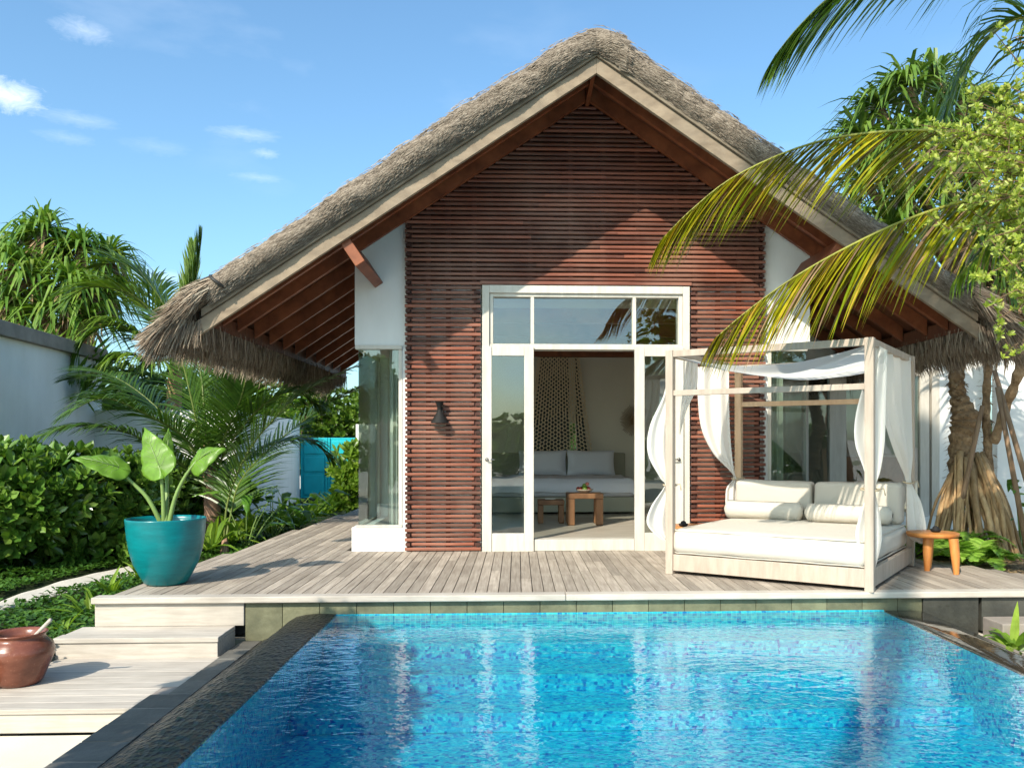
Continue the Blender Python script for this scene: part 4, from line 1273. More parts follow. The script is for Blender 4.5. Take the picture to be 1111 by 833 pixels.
# ================================================================== PLANT BUILDERS
def rdir(zmin=-1., zmax=1.):
    z = U(zmin, zmax); a = U(0, 2*PI); r = math.sqrt(max(0,1-z*z))
    return V((r*math.cos(a), r*math.sin(a), z))
def strap(mb, p, d, Ln, w, droop, k=4, fold=.35, kink=0.):
    side = d.cross(V((0,0,1)))
    side = side.normalized() if side.length > .05 else V((1,0,0))
    nrm = side.cross(d).normalized()
    pts = []; ws = []
    for i in range(k+1):
        t = i/k
        q = p+d*(Ln*t)+V((0,0,-droop*Ln*t*t))
        if kink and t > .6: q += V((0,0,-kink*Ln*(t-.6)))
        pts.append(q); ws.append(w*(.55+1.2*t if t < .35 else 1.0*(1-((t-.35)/.65)**1.6)+.03))
    if fold: mb.vee(pts, ws, side, nrm, fold)
    else: mb.ribbon(pts, ws, side)
def frond(lm, sm, pts, ll=.7, lw=.014, n=90, hang=.5, spread=.75, start=.1, rw=.022, k=4, tw=0., both=True, jit=.12, fwd=.6, brown=None, upn=None, down=0., twist=.35):
    """coconut frond: pts = rachis control points from base to tip"""
    P = [cr(pts, i/30) for i in range(31)]
    sm.tube(P, [rw*(1-.85*i/30) for i in range(31)], 6)
    for i in range(n):
        t = start+(1-start)*(i+R()*.7)/n
        x = min(t*30, 29.99); a = int(x); p = P[a].lerp(P[a+1], x-a)
        tg = (P[min(a+1,30)]-P[max(a-1,0)]).normalized()
        u_ = upn if upn is not None else V((0,0,1))
        sd = tg.cross(u_)
        sd = sd.normalized() if sd.length > .1 else V((1,0,0))
        nn = sd.cross(tg).normalized()
        prof = math.sin(PI*min(1,(t*.80+.16)))**.7 if t < .97 else .3
        for s in ((-1,1) if both else (1,)):
            f = fwd*(1+t*.9)
            d = (sd*s*spread+tg*f+nn*.25*(1-down)+V((0,0,-down))+rdir()*jit).normalized()
            Ln = ll*prof*U(.85,1.1)
            side = d.cross(nn); side = side.normalized() if side.length > .05 else tg
            side = (side+rdir()*twist).normalized()
            q = [];ws = []
            hg = hang*U(.75,1.3)
            cur = p.copy(); dd = d.copy(); step = Ln/k
            for j in range(k+1):
                q.append(cur.copy()); tt = j/k
                ws.append(lw*(1-tt**2.2)*(.6+tt if tt < .4 else 1)+.0008)
                dd = (dd+V((0,0,-hg*(.35+.9*tt)))).normalized()
                cur = cur+dd*step
            (brown if (brown is not None and R() < .13) else lm).ribbon(q, ws, side)
def bez(a, b, c, n=7):
    return [a*(1-t)**2+b*2*t*(1-t)+c*t*t for t in [i/n for i in range(n+1)]]
def rosette(mb, c, n, Ln, w, zmin=-.2, zmax=1., droop=.5, k=4, kink=.4, axis=None):
    for i in range(n):
        d = rdir(zmin, zmax)
        if axis is not None: d = (d+axis*.6).normalized()
        strap(mb, c+d*.04, d, Ln*U(.7,1.1), w*U(.8,1.15), droop*U(.6,1.4), k, .35, kink*U(0,1.6))
def leafq(mb, p, d, nrm, Ln, w, cup=.0):
    s = d.cross(nrm).normalized()
    n = len(mb.v)
    a = p+d*(Ln*.5)+nrm*cup*Ln; b = p+d*Ln
    mb.v += [tuple(p), tuple(p+d*(Ln*.35)-s*w*.8+nrm*(w*.2)), tuple(p+d*(Ln*.75)-s*w+nrm*(w*.2)), tuple(b), tuple(p+d*(Ln*.75)+s*w+nrm*(w*.2)), tuple(p+d*(Ln*.35)+s*w*.8+nrm*(w*.2))]
    mb.f += [(n, n+1, n+2, n+3), (n, n+3, n+4, n+5)]
def whorl(mb, p, axis, n, Ln, w, open_=.9):
    a = axis.normalized(); u = a.orthogonal().normalized(); v = a.cross(u); o = U(0,6)
    for i in range(n):
        t = o+i*2.4; q = open_*(.55+.6*i/n)
        d = (u*math.cos(t)*q+v*math.sin(t)*q+a*(1.15-.75*i/n)).normalized()
        nr_ = (a-d*a.dot(d)); nr_ = nr_.normalized() if nr_.length > .05 else u
        leafq(mb, p, d, nr_, Ln*U(.5,1.2), w*U(.75,1.15))
def shrub(name, label, cat, c, r, nw, Ln, w, mat_, per=7, group=None, lobes=9, trunkh=.3, seed=0, inner=.35, zcut=-.85, tm='twig', drop=0):
    st_ = random.getstate(); random.seed(seed)
    t = thing(name, label, cat, c, group)
    fm = MB(); tm_ = MB()
    c = V(c)
    lob = []
    for i in range(lobes):
        d = rdir(-.25, .85); lob.append((V((c.x+d.x*r[0]*.55, c.y+d.y*r[1]*.55, c.z+r[2]*.75+d.z*r[2]*.5)), U(.42,.62)))
    root_ = c.copy()
    if drop: tm_.tube([c-V((0,0,drop)), c], [.12,.08], 8)
    if not drop: lob += [(V((c.x+U(-.6,.6)*r[0], c.y+U(-.6,.3)*r[1], c.z+r[2]*.28)), .42) for _ in range(max(3,lobes//3))]
    for (lc, lr) in lob:
        mid = root_.lerp(lc, .5)+rdir()*.06*r[0]
        tm_.tube([root_+V((U(-.05,.05),U(-.05,.05),0)), mid, lc], [.022*r[2]+.006,.014*r[2]+.004,.004], 5)
    for i in range(nw):
        lc, lr = random.choice(lob)
        d = rdir(zcut, 1)
        k = lr*(1-inner*R()**2)
        p = lc+V((d.x*r[0]*k, d.y*r[1]*k, d.z*r[2]*k*1.0))
        if p.z < c.z+.02: continue
        whorl(fm, p, (d+V((0,0,.5))+rdir()*.4), per, Ln, w)
        if R() < .12: tm_.tube([lc, p], [.006,.003], 3, False)
    build('foliage', fm, mat_, t, smooth=False); build('stem', tm_, M[tm], t)
    random.setstate(st_); return t

# ---------------------------------------------------------------- left: hedge
def hb(px_, py_, Y): return aY(px_, py_, Y)
shrub('glossy_shrub', 'big glossy green shrub at the left edge in front of the shaded wall', 'shrub', V((-7.0,10.9,GZ)), (1.35,1.1,1.02), 1900, .21, .043, M['scaev'], 8, lobes=14, seed=3, group='glossy shrubs along the left wall')
shrub('glossy_shrub', 'glossy green shrub between the left wall and the young palm', 'shrub', V((-6.0,11.6,GZ)), (1.1,.95,.86), 1400, .20, .041, M['scaev'], 8, lobes=12, seed=4, group='glossy shrubs along the left wall')
shrub('glossy_shrub', 'dark shrub in the back behind the teal planter', 'shrub', V((-6.3,14.2,GZ)), (1.9,.8,.82), 1200, .20, .040, M['scaev'], 7, lobes=9, seed=5, group='glossy shrubs along the left wall')
# ground cover
gm = MB()
def onpath(p):
    # rough distance test against the path band
    for i in range(0, 40, 3):
        a = cr(pl, i/39); b = cr(pr, i/39); m_ = (a+b)/2; w_ = (a-b).length/2
        if (p-V((m_.x,m_.y,p.z))).length < w_*.72: return True
    return False
for k in range(62000):
    x = U(-9.5,-3.50); y = 5.4+R()**1.3*10
    if x > -3.56 and y < 7.0: continue
    p = V((x, y, GZ+.02+.05*noise.noise(V((x*1.5,y*1.5,0)))+U(0,.05)))
    if onpath(p): continue
    d = rdir(-.1,.7); leafq(gm, p, d, (V((0,0,1))-d*d.z).normalized(), U(.04,.075), U(.014,.024))
build('ground_cover', gm, M['ground'], kind='stuff')

# ---------------------------------------------------------------- lilies
def lily(seed, n, Ln, w):
    st_ = random.getstate(); random.seed(seed); m_ = MB()
    for i in range(n):
        d = rdir(.35, .95); strap(m_, V((U(-.05,.05),U(-.05,.05),0)), d, Ln*U(.6,1.1), w*U(.8,1.2), U(.15,.55), 5, .3, U(0,.3))
    random.setstate(st_); return m_
lproto = []
for k in range(4):
    m_ = lily(40+k, 16, .52, .024)
    lproto.append(m_)
LIL = [(aZ(100,672,GZ),1.0,'bright strap-leaved lily clump beside the top step, nearest the steps'),
 (aZ(118,648,GZ),.95,'strap-leaved lily clump in front of the teal planter at the deck corner'),
 (aZ(70,690,GZ),.75,'small strap-leaved lily clump behind the terracotta jar'),
 (aZ(232,596,GZ),.8,'strap-leaved lily clump at the foot of the young palm'),
 (aZ(150,630,GZ),.85,'strap-leaved lily clump behind the left side of the teal planter')]
row = [(262,590),(285,582),(305,578),(322,571),(338,566),(352,562),(366,557),(378,552),(384,548),(272,584),(314,573),(346,562),(372,553),(245,596),(330,572),(360,560)]
lm_ = [None]*4
def place_lily(p, sc, lab, k, grp):
    if lm_[k] is None:
        me = MB(); me.v = lproto[k].v; me.f = lproto[k].f
        o = build('lily_clump', me, M['lily'], label=lab, cat='plant', group=grp, loc=(0,0,0)); lm_[k] = o
    else:
        o = lm_[k].copy(); COL.objects.link(o); o['label'] = lab
        if grp: o['group'] = grp
    o.location = p; o.scale = (sc,sc,sc); o.rotation_euler.z = U(0,6)
for i, (p, sc, lab) in enumerate(LIL): place_lily(p, sc*1.05, lab, i % 4, 'lily clumps along the deck edge')
for i, (x, y) in enumerate(row):
    p = aZ(x, y, GZ+.12); p.x -= .18
    place_lily(p, U(1.4,1.9), 'strap-leaved lily clump in the row along the left edge of the side deck', i % 4, 'lily clumps along the deck edge')
# broad leaves by the side deck
def broadplant(c, n, Ln, w, mat_, label, h=.5, seed=0, name='broad_leaf_plant', group=None):
    st_ = random.getstate(); random.seed(seed)
    t = thing(name, label, 'plant', c, group); fm = MB(); sm = MB()
    for i in range(n):
        d = rdir(.2,.9); hh = h*U(.5,1.1); q = c+V((d.x*hh*.7, d.y*hh*.7, hh*(.5+.5*d.z)))
        sm.tube([c, c.lerp(q,.5)+V((0,0,.06)), q], [.010,.008,.005], 5)
        dd = V((d.x, d.y, U(-.5,.1))).normalized()
        blade(q, q+dd*Ln*U(.7,1.1), V((-dd.x*.2, -dd.y*.2-.2, 1)).normalized(), w*U(.8,1.1), fm, .2, .12)
    build('foliage', fm, mat_, t, smooth=True); build('stem', sm, M['tarostem'], t)
    random.setstate(st_)
broadplant(aZ(300,590,GZ)+V((-.15,.3,0)), 9, .38, .10, M['broad'], 'dark broad-leaved plant left of the side deck, in front of the low wall', 1.0, 2)
broadplant(aZ(322,580,GZ)+V((-.1,.4,0)), 6, .30, .09, M['lily'], 'pale round-leaved plant among the lilies by the side deck', 1.05, 3)
broadplant(aZ(270,600,GZ)+V((-.1,.2,0)), 8, .40, .09, M['broad'], 'dark broad-leaved plant right of the young palm trunk', .95, 4)
shrub('bright_shrub', 'bright green leafy shrub beside the turquoise gate, in front of its right leaf', 'shrub', V((-3.35,18.2,-.1)), (.62,.6,.8), 480, .22, .038, M['lily'], 6, lobes=9, seed=9, trunkh=.4)
# ---------------------------------------------------------------- young coconut palm (left)
YP = 11.3
def fpx(*pts): return [aY(x, y, Y) for x, y, Y in pts]
base = aZ(233,592,GZ)
YP = base.y
t = thing('young_coconut_palm', 'young dark coconut palm with spreading fronds behind the teal planter', 'palm tree', base)
tr = MB(); tr.tube([base, aY(231,560,YP), aY(228,520,YP), aY(224,490,YP), aY(222,470,YP)], [.15,.125,.10,.085,.06], 12)
build('trunk', tr, M['ptrunk'], t, smooth=True)
fl = MB(); fs = MB()
y = YP
FR = [ # (points), leaflet length, hang
 ([(230,540,y),(217,476,y-.1),(200,400,y-.2),(180,335,y-.3),(150,292,y-.4)], .80, .16),
 ([(228,530,y),(205,480,y-.4),(160,450,y-.9),(112,432,y-1.3),(68,452,y-1.6)], .75, .35),
 ([(229,535,y),(190,498,y-.5),(140,470,y-1.1),(85,462,y-1.5),(30,478,y-1.9)], .70, .40),
 ([(226,520,y),(196,470,y+.3),(150,425,y+.5),(110,405,y+.8),(75,412,y+1)], .75, .30),
 ([(228,520,y),(236,455,y+.1),(255,405,y+.2),(290,360,y+.3),(330,338,y+.2)], .80, .22),
 ([(229,525,y),(250,480,y-.2),(285,440,y-.3),(318,425,y-.3),(345,440,y-.4)], .72, .35),
 ([(230,535,y),(262,500,y+.4),(300,480,y+.6),(335,478,y+.8),(360,498,y+1)], .7, .45),
 ([(228,520,y),(222,450,y+.5),(215,395,y+.8),(190,355,y+1.2),(140,330,y+1.4)], .8, .25),
 ([(228,520,y),(245,470,y-.4),(262,430,y-.7),(268,395,y-.9),(262,365,y-1.0)], .7, .2),
]
for pts, ll, hg in FR:
    frond(fl, fs, fpx(*pts), ll*1.15, .016, 95, hg*.75, .9, .12, .022, jit=.06)
build('frond', fl, M['cocodark'], t); build('frond_stalk', fs, M['rachisg'], t, smooth=True)
# small palm whose frond arches towards the bay window
b2 = aZ(243,604,GZ); y = b2.y+.2
t = thing('coconut_palm_shoot', 'coconut palm seedling whose fronds arch over the side deck towards the corner window', 'palm tree', b2)
fl = MB(); fs = MB()
for pts, ll, hg in (([(243,600,y),(247,545,y),(268,492,y),(297,455,y),(330,425,y+.1),(385,398,y+.2)], .72, .30),
        ([(243,600,y),(250,560,y+.3),(262,520,y+.8),(300,480,y+1.3),(352,440,y+1.9),(392,420,y+2.3)], .75, .28),
        ):
    frond(fl, fs, fpx(*pts), ll*1.15, .016, 85, hg*.8, .8, .22, .02, jit=.08)
build('frond', fl, M['cocodark'], t); build('frond_stalk', fs, M['rachisg'], t, smooth=True)
tr = MB(); tr.tube([b2, aY(244,585,y)], [.07,.04], 8); build('trunk', tr, M['ptrunk'], t)
# tall palm behind, fronds show above the eave and right of the pandanus
y = 17.5
b3 = V((aY(185,560,y).x, y, GZ))
t = thing('coconut_palm', 'coconut palm behind the left wall with one upright frond showing above the thatch eave', 'palm tree', b3)
tr = MB(); tr.tube([b3, aY(186,480,y), aY(190,410,y), aY(194,370,y)], [.22,.17,.14,.10], 12); build('trunk', tr, M['trunk'], t, smooth=True)
fl = MB(); fs = MB()
FR = [([(196,380,y),(205,340,y),(213,300,y),(219,256,y)], .85, .02, .30, 80),
 ([(196,380,y),(202,345,y+.2),(207,310,y+.4),(210,268,y+.5)], .8, .02, .32, 70),
 ([(192,380,y),(170,345,y-.5),(140,318,y-.8),(95,312,y-1.2),(72,330,y-1.5)], 1.1, .22, .75, 90),
 ([(192,380,y),(178,335,y+.3),(160,305,y+.4),(130,285,y+.4),(105,290,y+.4)], 1.0, .22, .7, 80),
 ([(192,385,y),(160,370,y-.6),(125,352,y-1.),(95,365,y-1.3),(75,392,y-1.6)], 1.0, .4, .75, 90),
 ([(192,385,y),(172,392,y-.8),(140,385,y-1.2),(110,398,y-1.4),(88,430,y-1.6)], .9, .5, .75, 80),
 ([(196,385,y),(225,360,y-.2),(262,350,y-.2),(300,370,y-.2)], .9, .4, .7, 70),
]
for pts, ll, hg, sp, n_ in FR:
    frond(fl, fs, fpx(*pts), ll, .026, n_, hg, sp, .12, .03, jit=.08, fwd=.9 if hg < .1 else .6)
build('frond', fl, M['coco'], t); build('frond_stalk', fs, M['rachisg'], t, smooth=True)
# ---------------------------------------------------------------- pandanus cluster top left
def pandanus(name, label, base, heads, Ln, w, nl, m_leaf, trunkr=.16, seed=0, dead=True, zmin=-.35):
    st_ = random.getstate(); random.seed(seed)
    t = thing(name, label, 'tree', base)
    lm = MB(); tm_ = MB(); dm = MB()
    fork = base+V((0,0,(min(h.z for h in heads)-base.z)*.55))
    tm_.tube([base, base.lerp(fork,.5)+rdir()*.08, fork], [trunkr, trunkr*.9, trunkr*.8], 10)
    for h in heads:
        mid = fork.lerp(h, .5)+V((0,0,-.2))+rdir()*.1
        tm_.tube([fork, mid, h], [trunkr*.7, trunkr*.5, trunkr*.4], 8)
        ax = (h-fork).normalized()
        rosette(lm, h, nl, Ln, w, zmin, 1., .5, 5, .7, ax*.4)
        if dead:
            for q in range(int(nl*.25)):
                d = rdir(-1,-.4); strap(dm, h+V((0,0,-.1)), d, Ln*U(.5,.8), w*.8, .5, 4, .2)
    build('leaf', lm, m_leaf, t); build('trunk', tm_, M['trunk'], t, smooth=True)
    if dead: build('dry_leaf', dm, M['deadleaf'], t)
    random.setstate(st_); return t
y = 19.5
hd = [aY(a,b,y+c) for a,b,c in ((48,250,0),(12,285,-.6),(88,268,.2),(118,278,.6),(35,300,-.6),(75,305,-.6),(8,330,-.8),(55,340,-.8),(100,318,-.3),(30,262,.4),(118,315,.3),(70,275,.5),(-20,300,0),(96,345,-.5))]
pandanus('pandanus_tree', 'large pandanus tree with drooping strap leaves rising behind the left garden wall', V((aY(60,480,y).x, y, GZ)), hd, 1.15, .045, 85, M['pand'], .2, 11)
y = 16.5
shrub('broad_tree', 'lighter green strap-leaved growth just above the coping of the left wall', 'tree', V((aY(20,480,y).x, y, 1.9)), (1.6,1.,.75), 120, .75, .03, M['pand'], 9, lobes=6, seed=31)
# bushes behind the low wall
for k, (x, y_, Y, r, m_, lab) in enumerate(((262,440,24,(1.5,1.2,1.25),'lily','yellow green bush above the low wall, just right of the young palm crown'),
   (330,440,27,(1.8,1.2,1.3),'bush','light green bush above the wall left of the turquoise gate'),
   (392,445,27,(1.7,1.2,1.2),'bush','green bush above the wall right of the turquoise gate'),
   (200,440,25,(1.8,1.2,1.5),'far','dark green bush behind the crown of the young palm'),
   (130,430,23,(1.8,1.2,1.5),'far','dark green bush behind the end of the tall left wall'))):
    b_ = aY(x, y_, Y); 
    shrub('leafy_bush', lab, 'bush', V((b_.x, Y, 1.0)), r, 620, .22, .05, M[m_], 7, lobes=11, seed=50+k, group='bushes behind the garden walls')
for k in range(9):
    x = -26+k*7.5+U(-1,1); 
    shrub('distant_tree', 'dark green tree in the belt far behind the garden', 'tree', V((x, 46+U(-3,3), GZ)), (4.8,2.5,1.6), 420, .75, .22, M['far'], 6, lobes=10, seed=70+k, group='far tree belt')

# ---------------------------------------------------------------- right: stilt rooted pandanus by the deck
bt = V((5.35, 10.1, -.1))
t = thing('stilt_root_tree', 'pandanus tree standing on a cone of stilt roots beside the right end of the deck', 'tree', bt)
y = 10.1
tm_ = MB()
P_ = [aY(1040,520,y),aY(1043,480,y),aY(1047,455,y),aY(1040,430,y+.02),aY(1038,405,y),aY(1046,360,y),aY(1060,310,y),aY(1066,270,y+.1)]
rr = [.12,.14,.165,.095,.088,.088,.10,.10]
Q = [cr(P_, i/60) for i in range(61)]
rad = []
for i in range(61):
    x_ = i/60*7; a = int(min(x_,6.99)); f = x_-a
    rad.append((rr[a]*(1-f)+rr[a+1]*f)*(1+.12*math.sin(i*2.1)+.10*noise.noise(V((i*.9,0,0)))))
tm_.tube(Q, rad, 14)
P2 = [aY(1078,560,y-.1),aY(1073,500,y-.1),aY(1070,450,y),aY(1072,400,y),aY(1078,350,y),aY(1085,300,y)]
Q2 = [cr(P2, i/40) for i in range(41)]
tm_.tube(Q2, [.048*(1+.12*math.sin(i*1.9)+.15*noise.noise(V((i*.9,4,0)))) for i in range(41)], 12)
P3 = [aY(1078,480,y-.1),aY(1092,440,y-.3),aY(1104,408,y-.5),aY(1108,385,y-.5)]
tm_.tube([cr(P3, i/16) for i in range(17)], [.055*(1+.2*math.sin(i*1.9)) for i in range(17)], 10)
# leaf scar rings and ragged husks
for i in range(900):
    k = random.randrange(0, 60); q = Q[k]; a = U(0, 2*PI); d = V((math.cos(a), math.sin(a), U(-.3,.8))).normalized()
    strap(tm_, q+V((d.x,d.y,0))*rad[k]*.95, d, U(.03,.10), U(.008,.02), .4, 2, 0)
for i in range(400):
    k = random.randrange(0, 40); q = Q2[k]; a = U(0, 2*PI); d = V((math.cos(a), math.sin(a), U(-.3,.8))).normalized()
    strap(tm_, q+V((d.x,d.y,0))*.07, d, U(.03,.09), U(.008,.018), .4, 2, 0)
build('trunk', tm_, M['trunk'], t, smooth=False)
def roots(n, c, top, spreadx, spready, seed, rr_=(.022,.05), zt=(.0,.5)):
    st_ = random.getstate(); random.seed(seed); m_ = MB()
    for i in range(n):
        a = U(0, 2*PI); r = U(.75,1.05)
        if i > n*.25: a = U(PI*.95, 2.05*PI)
        foot = V((c.x+math.cos(a)*spreadx*r, c.y+math.sin(a)*spready*r, c.z-.1))
        tp_ = top+V((math.cos(a)*.12+U(-.09,.09), math.sin(a)*.12, U(*zt)))
        mid = tp_.lerp(foot, .5)+V((math.cos(a)*.04, math.sin(a)*.04, .05))+rdir()*.05
        q = [cr([tp_, tp_.lerp(mid,.6), mid, mid.lerp(foot,.6), foot], j/9) for j in range(10)]
        r0 = U(*rr_)
        m_.tube(q, [r0*(1-.35*j/9)*(1+.12*math.sin(j*3+i)) for j in range(10)], 7)
    random.setstate(st_); return m_
rt = roots(78, V((5.36,9.72,-.08)), aY(1050,500,y-.1), .56, .60, 5, (.012,.042), zt=(-.32,.12))
0 and rt.add(roots(30, V((5.62,9.6,-.08)), aY(1074,530,y-.1), .30, .40, 6, (.016,.038), (-.15,.35)))
build('stilt_root', rt, M['root'], t, smooth=True)
# heads of this tree above the roof
lm = MB(); dm = MB()
for a, b, c, L_, nl in ((1062,268,10.2,.9,60),(1085,300,10.0,.8,40),(1105,340,9.8,.7,36)):
    h = aY(a, b, c); rosette(dm, h, nl, .6, .03, -1., .1, .4, 4, .5)
    rosette(lm, h+V((0,.2,.3)), nl, L_, .035, -.2, 1, .5, 5, .6)
build('leaf', lm, M['pandd'], t); build('dry_leaf', dm, M['deadleaf'], t)
# timber props
for k, (a, b, lab) in enumerate((((1079,402,9.6),(1111,512,9.2),'thin brown prop pole leaning on the stilt rooted tree, uppermost of the three'),
      ((1082,420,9.5),(1105,545,9.3),'brown prop pole slanting down to the right from the tree trunk'),
      ((1066,440,9.5),(1052,505,9.6),'short brown prop pole slanting left across the ringed trunk'))):
    m_ = MB(); pa_ = aY(*a); pb_ = aY(*b)
    if k < 2:
        pb2 = pa_+(pb_-pa_)*((pa_.z+.1)/max(.1,(pa_.z-pb_.z)))
    else: pb2 = pa_+(pb_-pa_)*((pa_.z+.05)/max(.1,(pa_.z-pb_.z)))
    m_.tube([pa_, pa_.lerp(pb2,.5), pb2], [.026,.03,.032], 8); build('prop_pole', m_, M['pole'], smooth=True, label=lab, cat='pole', loc=pb2, group='prop poles')
# ferns behind the teak table
def fernplant(c, n, Ln, seed, label):
    st_ = random.getstate(); random.seed(seed); fm = MB(); sm = MB()
    for i in range(n):
        d = rdir(.25,.85); L_ = Ln*U(.7,1.1)
        pts = bez(c, c+d*L_*.6+V((0,0,.12)), c+V((d.x,d.y,d.z*.3))*L_*1.05)
        frond(fm, sm, pts, .15, .017, 30, .12, 1., .12, .005, 2, jit=.05, fwd=.25)
    t = thing('fern', label, 'fern', c, 'ferns by the teak table')
    build('foliage', fm, M['fern'], t); build('stem', sm, M['tarostem'], t); random.setstate(st_)
fernplant(aZ(1012,604,-.06), 22, .80, 1, 'bright green fern directly behind the teak side table')
fernplant(aZ(1056,616,-.06), 18, .62, 2, 'bright green fern to the right of the teak table, against the stilt roots')
fernplant(aZ(992,600,-.06), 16, .70, 3, 'fern between the daybed corner and the teak side table')
fernplant(aZ(1036,606,-.06), 18, .75, 4, 'fern behind the right leg of the teak side table at the foot of the roots')
# leaf litter
lt = MB()
for k in range(700):
    a = aZ(U(1035,1111), U(600,632), -.045); d = rdir(-.1,.15)
    leafq(lt, a, d, V((0,0,1)), U(.04,.14), U(.006,.016))
build('leaf_litter', lt, M['deadleaf'], kind='stuff')
# broad leaved plant right edge
broadplant(aZ(1108,600,-.08), 16, .30, .075, M['broad'], 'dark broad-leaved plant at the right edge below the prop poles', 1.05, 8)
t_ = lily(77, 34, .60, .040)
build('lily_clump', t_, M['lily'], label='green broad strap-leaved clump at the right edge of the pool beside the garden step', cat='plant', loc=(0,0,0)).location = aZ(1104,716,-.45)
# ---------------------------------------------------------------- right: coconut palm hanging fronds
bp = V((7.0,7.2,-.3)); crn = V((6.3,6.9,3.65))
t = thing('coconut_palm', 'tall coconut palm outside the right edge whose yellow-green fronds hang across the gable', 'palm tree', bp)
m_ = MB(); m_.tube([bp, V((7.0,7.1,1.5)), V((6.7,7.0,2.8)), crn], [.22,.17,.15,.13], 14); build('trunk', m_, M['ptrunk'], t, smooth=True)
fy = MB(); fg = MB(); fs = MB(); fb_ = MB()
def fr_px(pts): return [aY(x, y, Y) for x, y, Y in pts]
frond(fy, fs, [crn]+fr_px([(1111,152,6.9),(1035,143,7.0),(960,143,7.1),(880,156,7.2),(800,190,7.25),(750,228,7.3),(716,262,7.35)]), 1.0, .021, 165, .14, .32, .10, .020, 5, jit=.13, fwd=.66, down=.72, brown=fb_)
frond(fy, fs, [crn]+fr_px([(1111,212,6.7),(1050,218,6.75),(985,238,6.8),(920,268,6.85),(860,302,6.9),(810,338,6.95),(775,368,7.0)]), 1.02, .021, 150, .16, .30, .08, .020, 5, jit=.13, fwd=.62, down=.75, brown=fb_)
build('frond', fy, M['cocoyellow'], t); build('dry_leaflet', fb_, M['deadleaf'], t)
frond(fg, fs, [crn]+fr_px([(1165,-70,6.4),(1080,-80,6.4),(980,-50,6.5),(910,-10,6.6),(868,28,6.6),(840,62,6.6)]), 1.0, .021, 125, .12, .35, .08, .022, 5, jit=.12, fwd=.75, down=.6)
frond(fg, fs, [crn]+fr_px([(1160,60,6.9),(1120,20,7.0),(1080,35,7.1),(1040,90,7.2),(1020,140,7.2)]), .9, .014, 80, .6, .6, .08, .02, 5, jit=.1)
frond(fg, fs, [crn]+fr_px([(1180,150,6.6),(1130,230,6.6),(1085,255,6.6),(1040,300,6.6)]), .7, .014, 60, .8, .6, .08, .02, 5, jit=.1)
for k in range(7):
    a = -1.4+k*.55; e = crn+V((math.cos(a)*2.3, math.sin(a)*2.3, U(-.6,.8))); md = crn+V((math.cos(a)*1.2, math.sin(a)*1.2, 1.2))
    frond(fg, fs, bez(crn, md, e), .7, .016, 60, .5, .7, .1, .022, 4)
build('frond', fg, M['coco'], t); build('frond_stalk', fs, M['rachis'], t, smooth=True)
# pandanus behind the roof, right
y = 12.5
hd = [aY(a,b,y+c) for a,b,c in ((985,95,0),(1015,85,.3),(955,118,.2),(935,150,.1),(975,160,-.3),(1010,140,-.3),(940,200,0),(985,215,-.4),(1040,110,.2),(1060,170,0),(1030,200,-.4),(1085,120,.3),(1100,220,0),(925,235,.2),(970,250,-.3),(1060,235,-.2))]
pandanus('pandanus_tree', 'tall dark green pandanus tree rising behind the right slope of the thatch', V((aY(1075,480,y).x+1., y+.6, -.3)), hd, .95, .033, 80, M['pandd'], .16, 21, dead=False)
# lime leaved shrub in front, top right
def lime_tree():
    st_ = random.getstate(); random.seed(99)
    b_ = V((5.9,6.3,-.4)); t = thing('lime_leaved_tree', 'slender tree with small lime leaves on brown twigs filling the top right corner', 'tree', b_)
    tm_ = MB(); lm = MB()
    tm_.tube([b_, V((5.8,6.2,1.2)), V((5.5,6.1,2.3)), V((5.2,6.1,3.0))], [.07,.06,.045,.03], 8)
    hub = [V((5.5,6.1,2.3)), V((5.2,6.1,3.0)), V((5.65,6.15,1.8)), V((5.35,6.1,2.7))]
    ends = []
    poly = [(1085,55),(1040,118),(1030,120),(1010,150),(1000,172),(1020,185),(1045,205),(1040,222),(1025,245),(1055,262),(1060,160),(1065,290),(1050,320),(1080,345),(1090,372),(1068,100),(1060,140),(1100,90),(1035,165),(1075,190),(1100,250),(1098,310),(1110,150),(1070,235),(1105,200),(1045,190),(1020,135),(1085,275),(1110,340),(1100,390),(1120,400)]
    for (x_, y_) in poly:
        for rep in range(2):
            e = aY(x_+16+U(-12,18), y_-6+U(-14,14), U(5.6,6.5))
            h = min(hub, key=lambda q: (q-e).length)
            md = h.lerp(e, .5)+V((0,0,.12))+rdir()*.08
            pts = bez(h, md, e, 10)
            tm_.tube(pts, [.012-.009*i/10 for i in range(11)], 5, False)
            for i in range(3, 11):
                for b in range(4):
                    p = pts[i]+rdir()*U(.01,.09)
                    if b < 2: tm_.tube([pts[i], p], [.0035,.002], 3, False)
                    whorl(lm, p, rdir(-.1,1), 7, .052, .0098, .9)
                # side twigs
                if R() < .55:
                    q = pts[i]+V((U(-.28,.12), U(-.2,.2), U(-.12,.22)))
                    tm_.tube([pts[i], q], [.005,.002], 4, False)
                    for b in range(7):
                        p = pts[i].lerp(q, U(.3,1.05))+rdir()*.04
                        whorl(lm, p, rdir(-.1,1), 7, .050, .0095, .9)
    build('leaf', lm, M['lime'], t); build('twig', tm_, M['twig'], t)
    random.setstate(st_)
lime_tree()

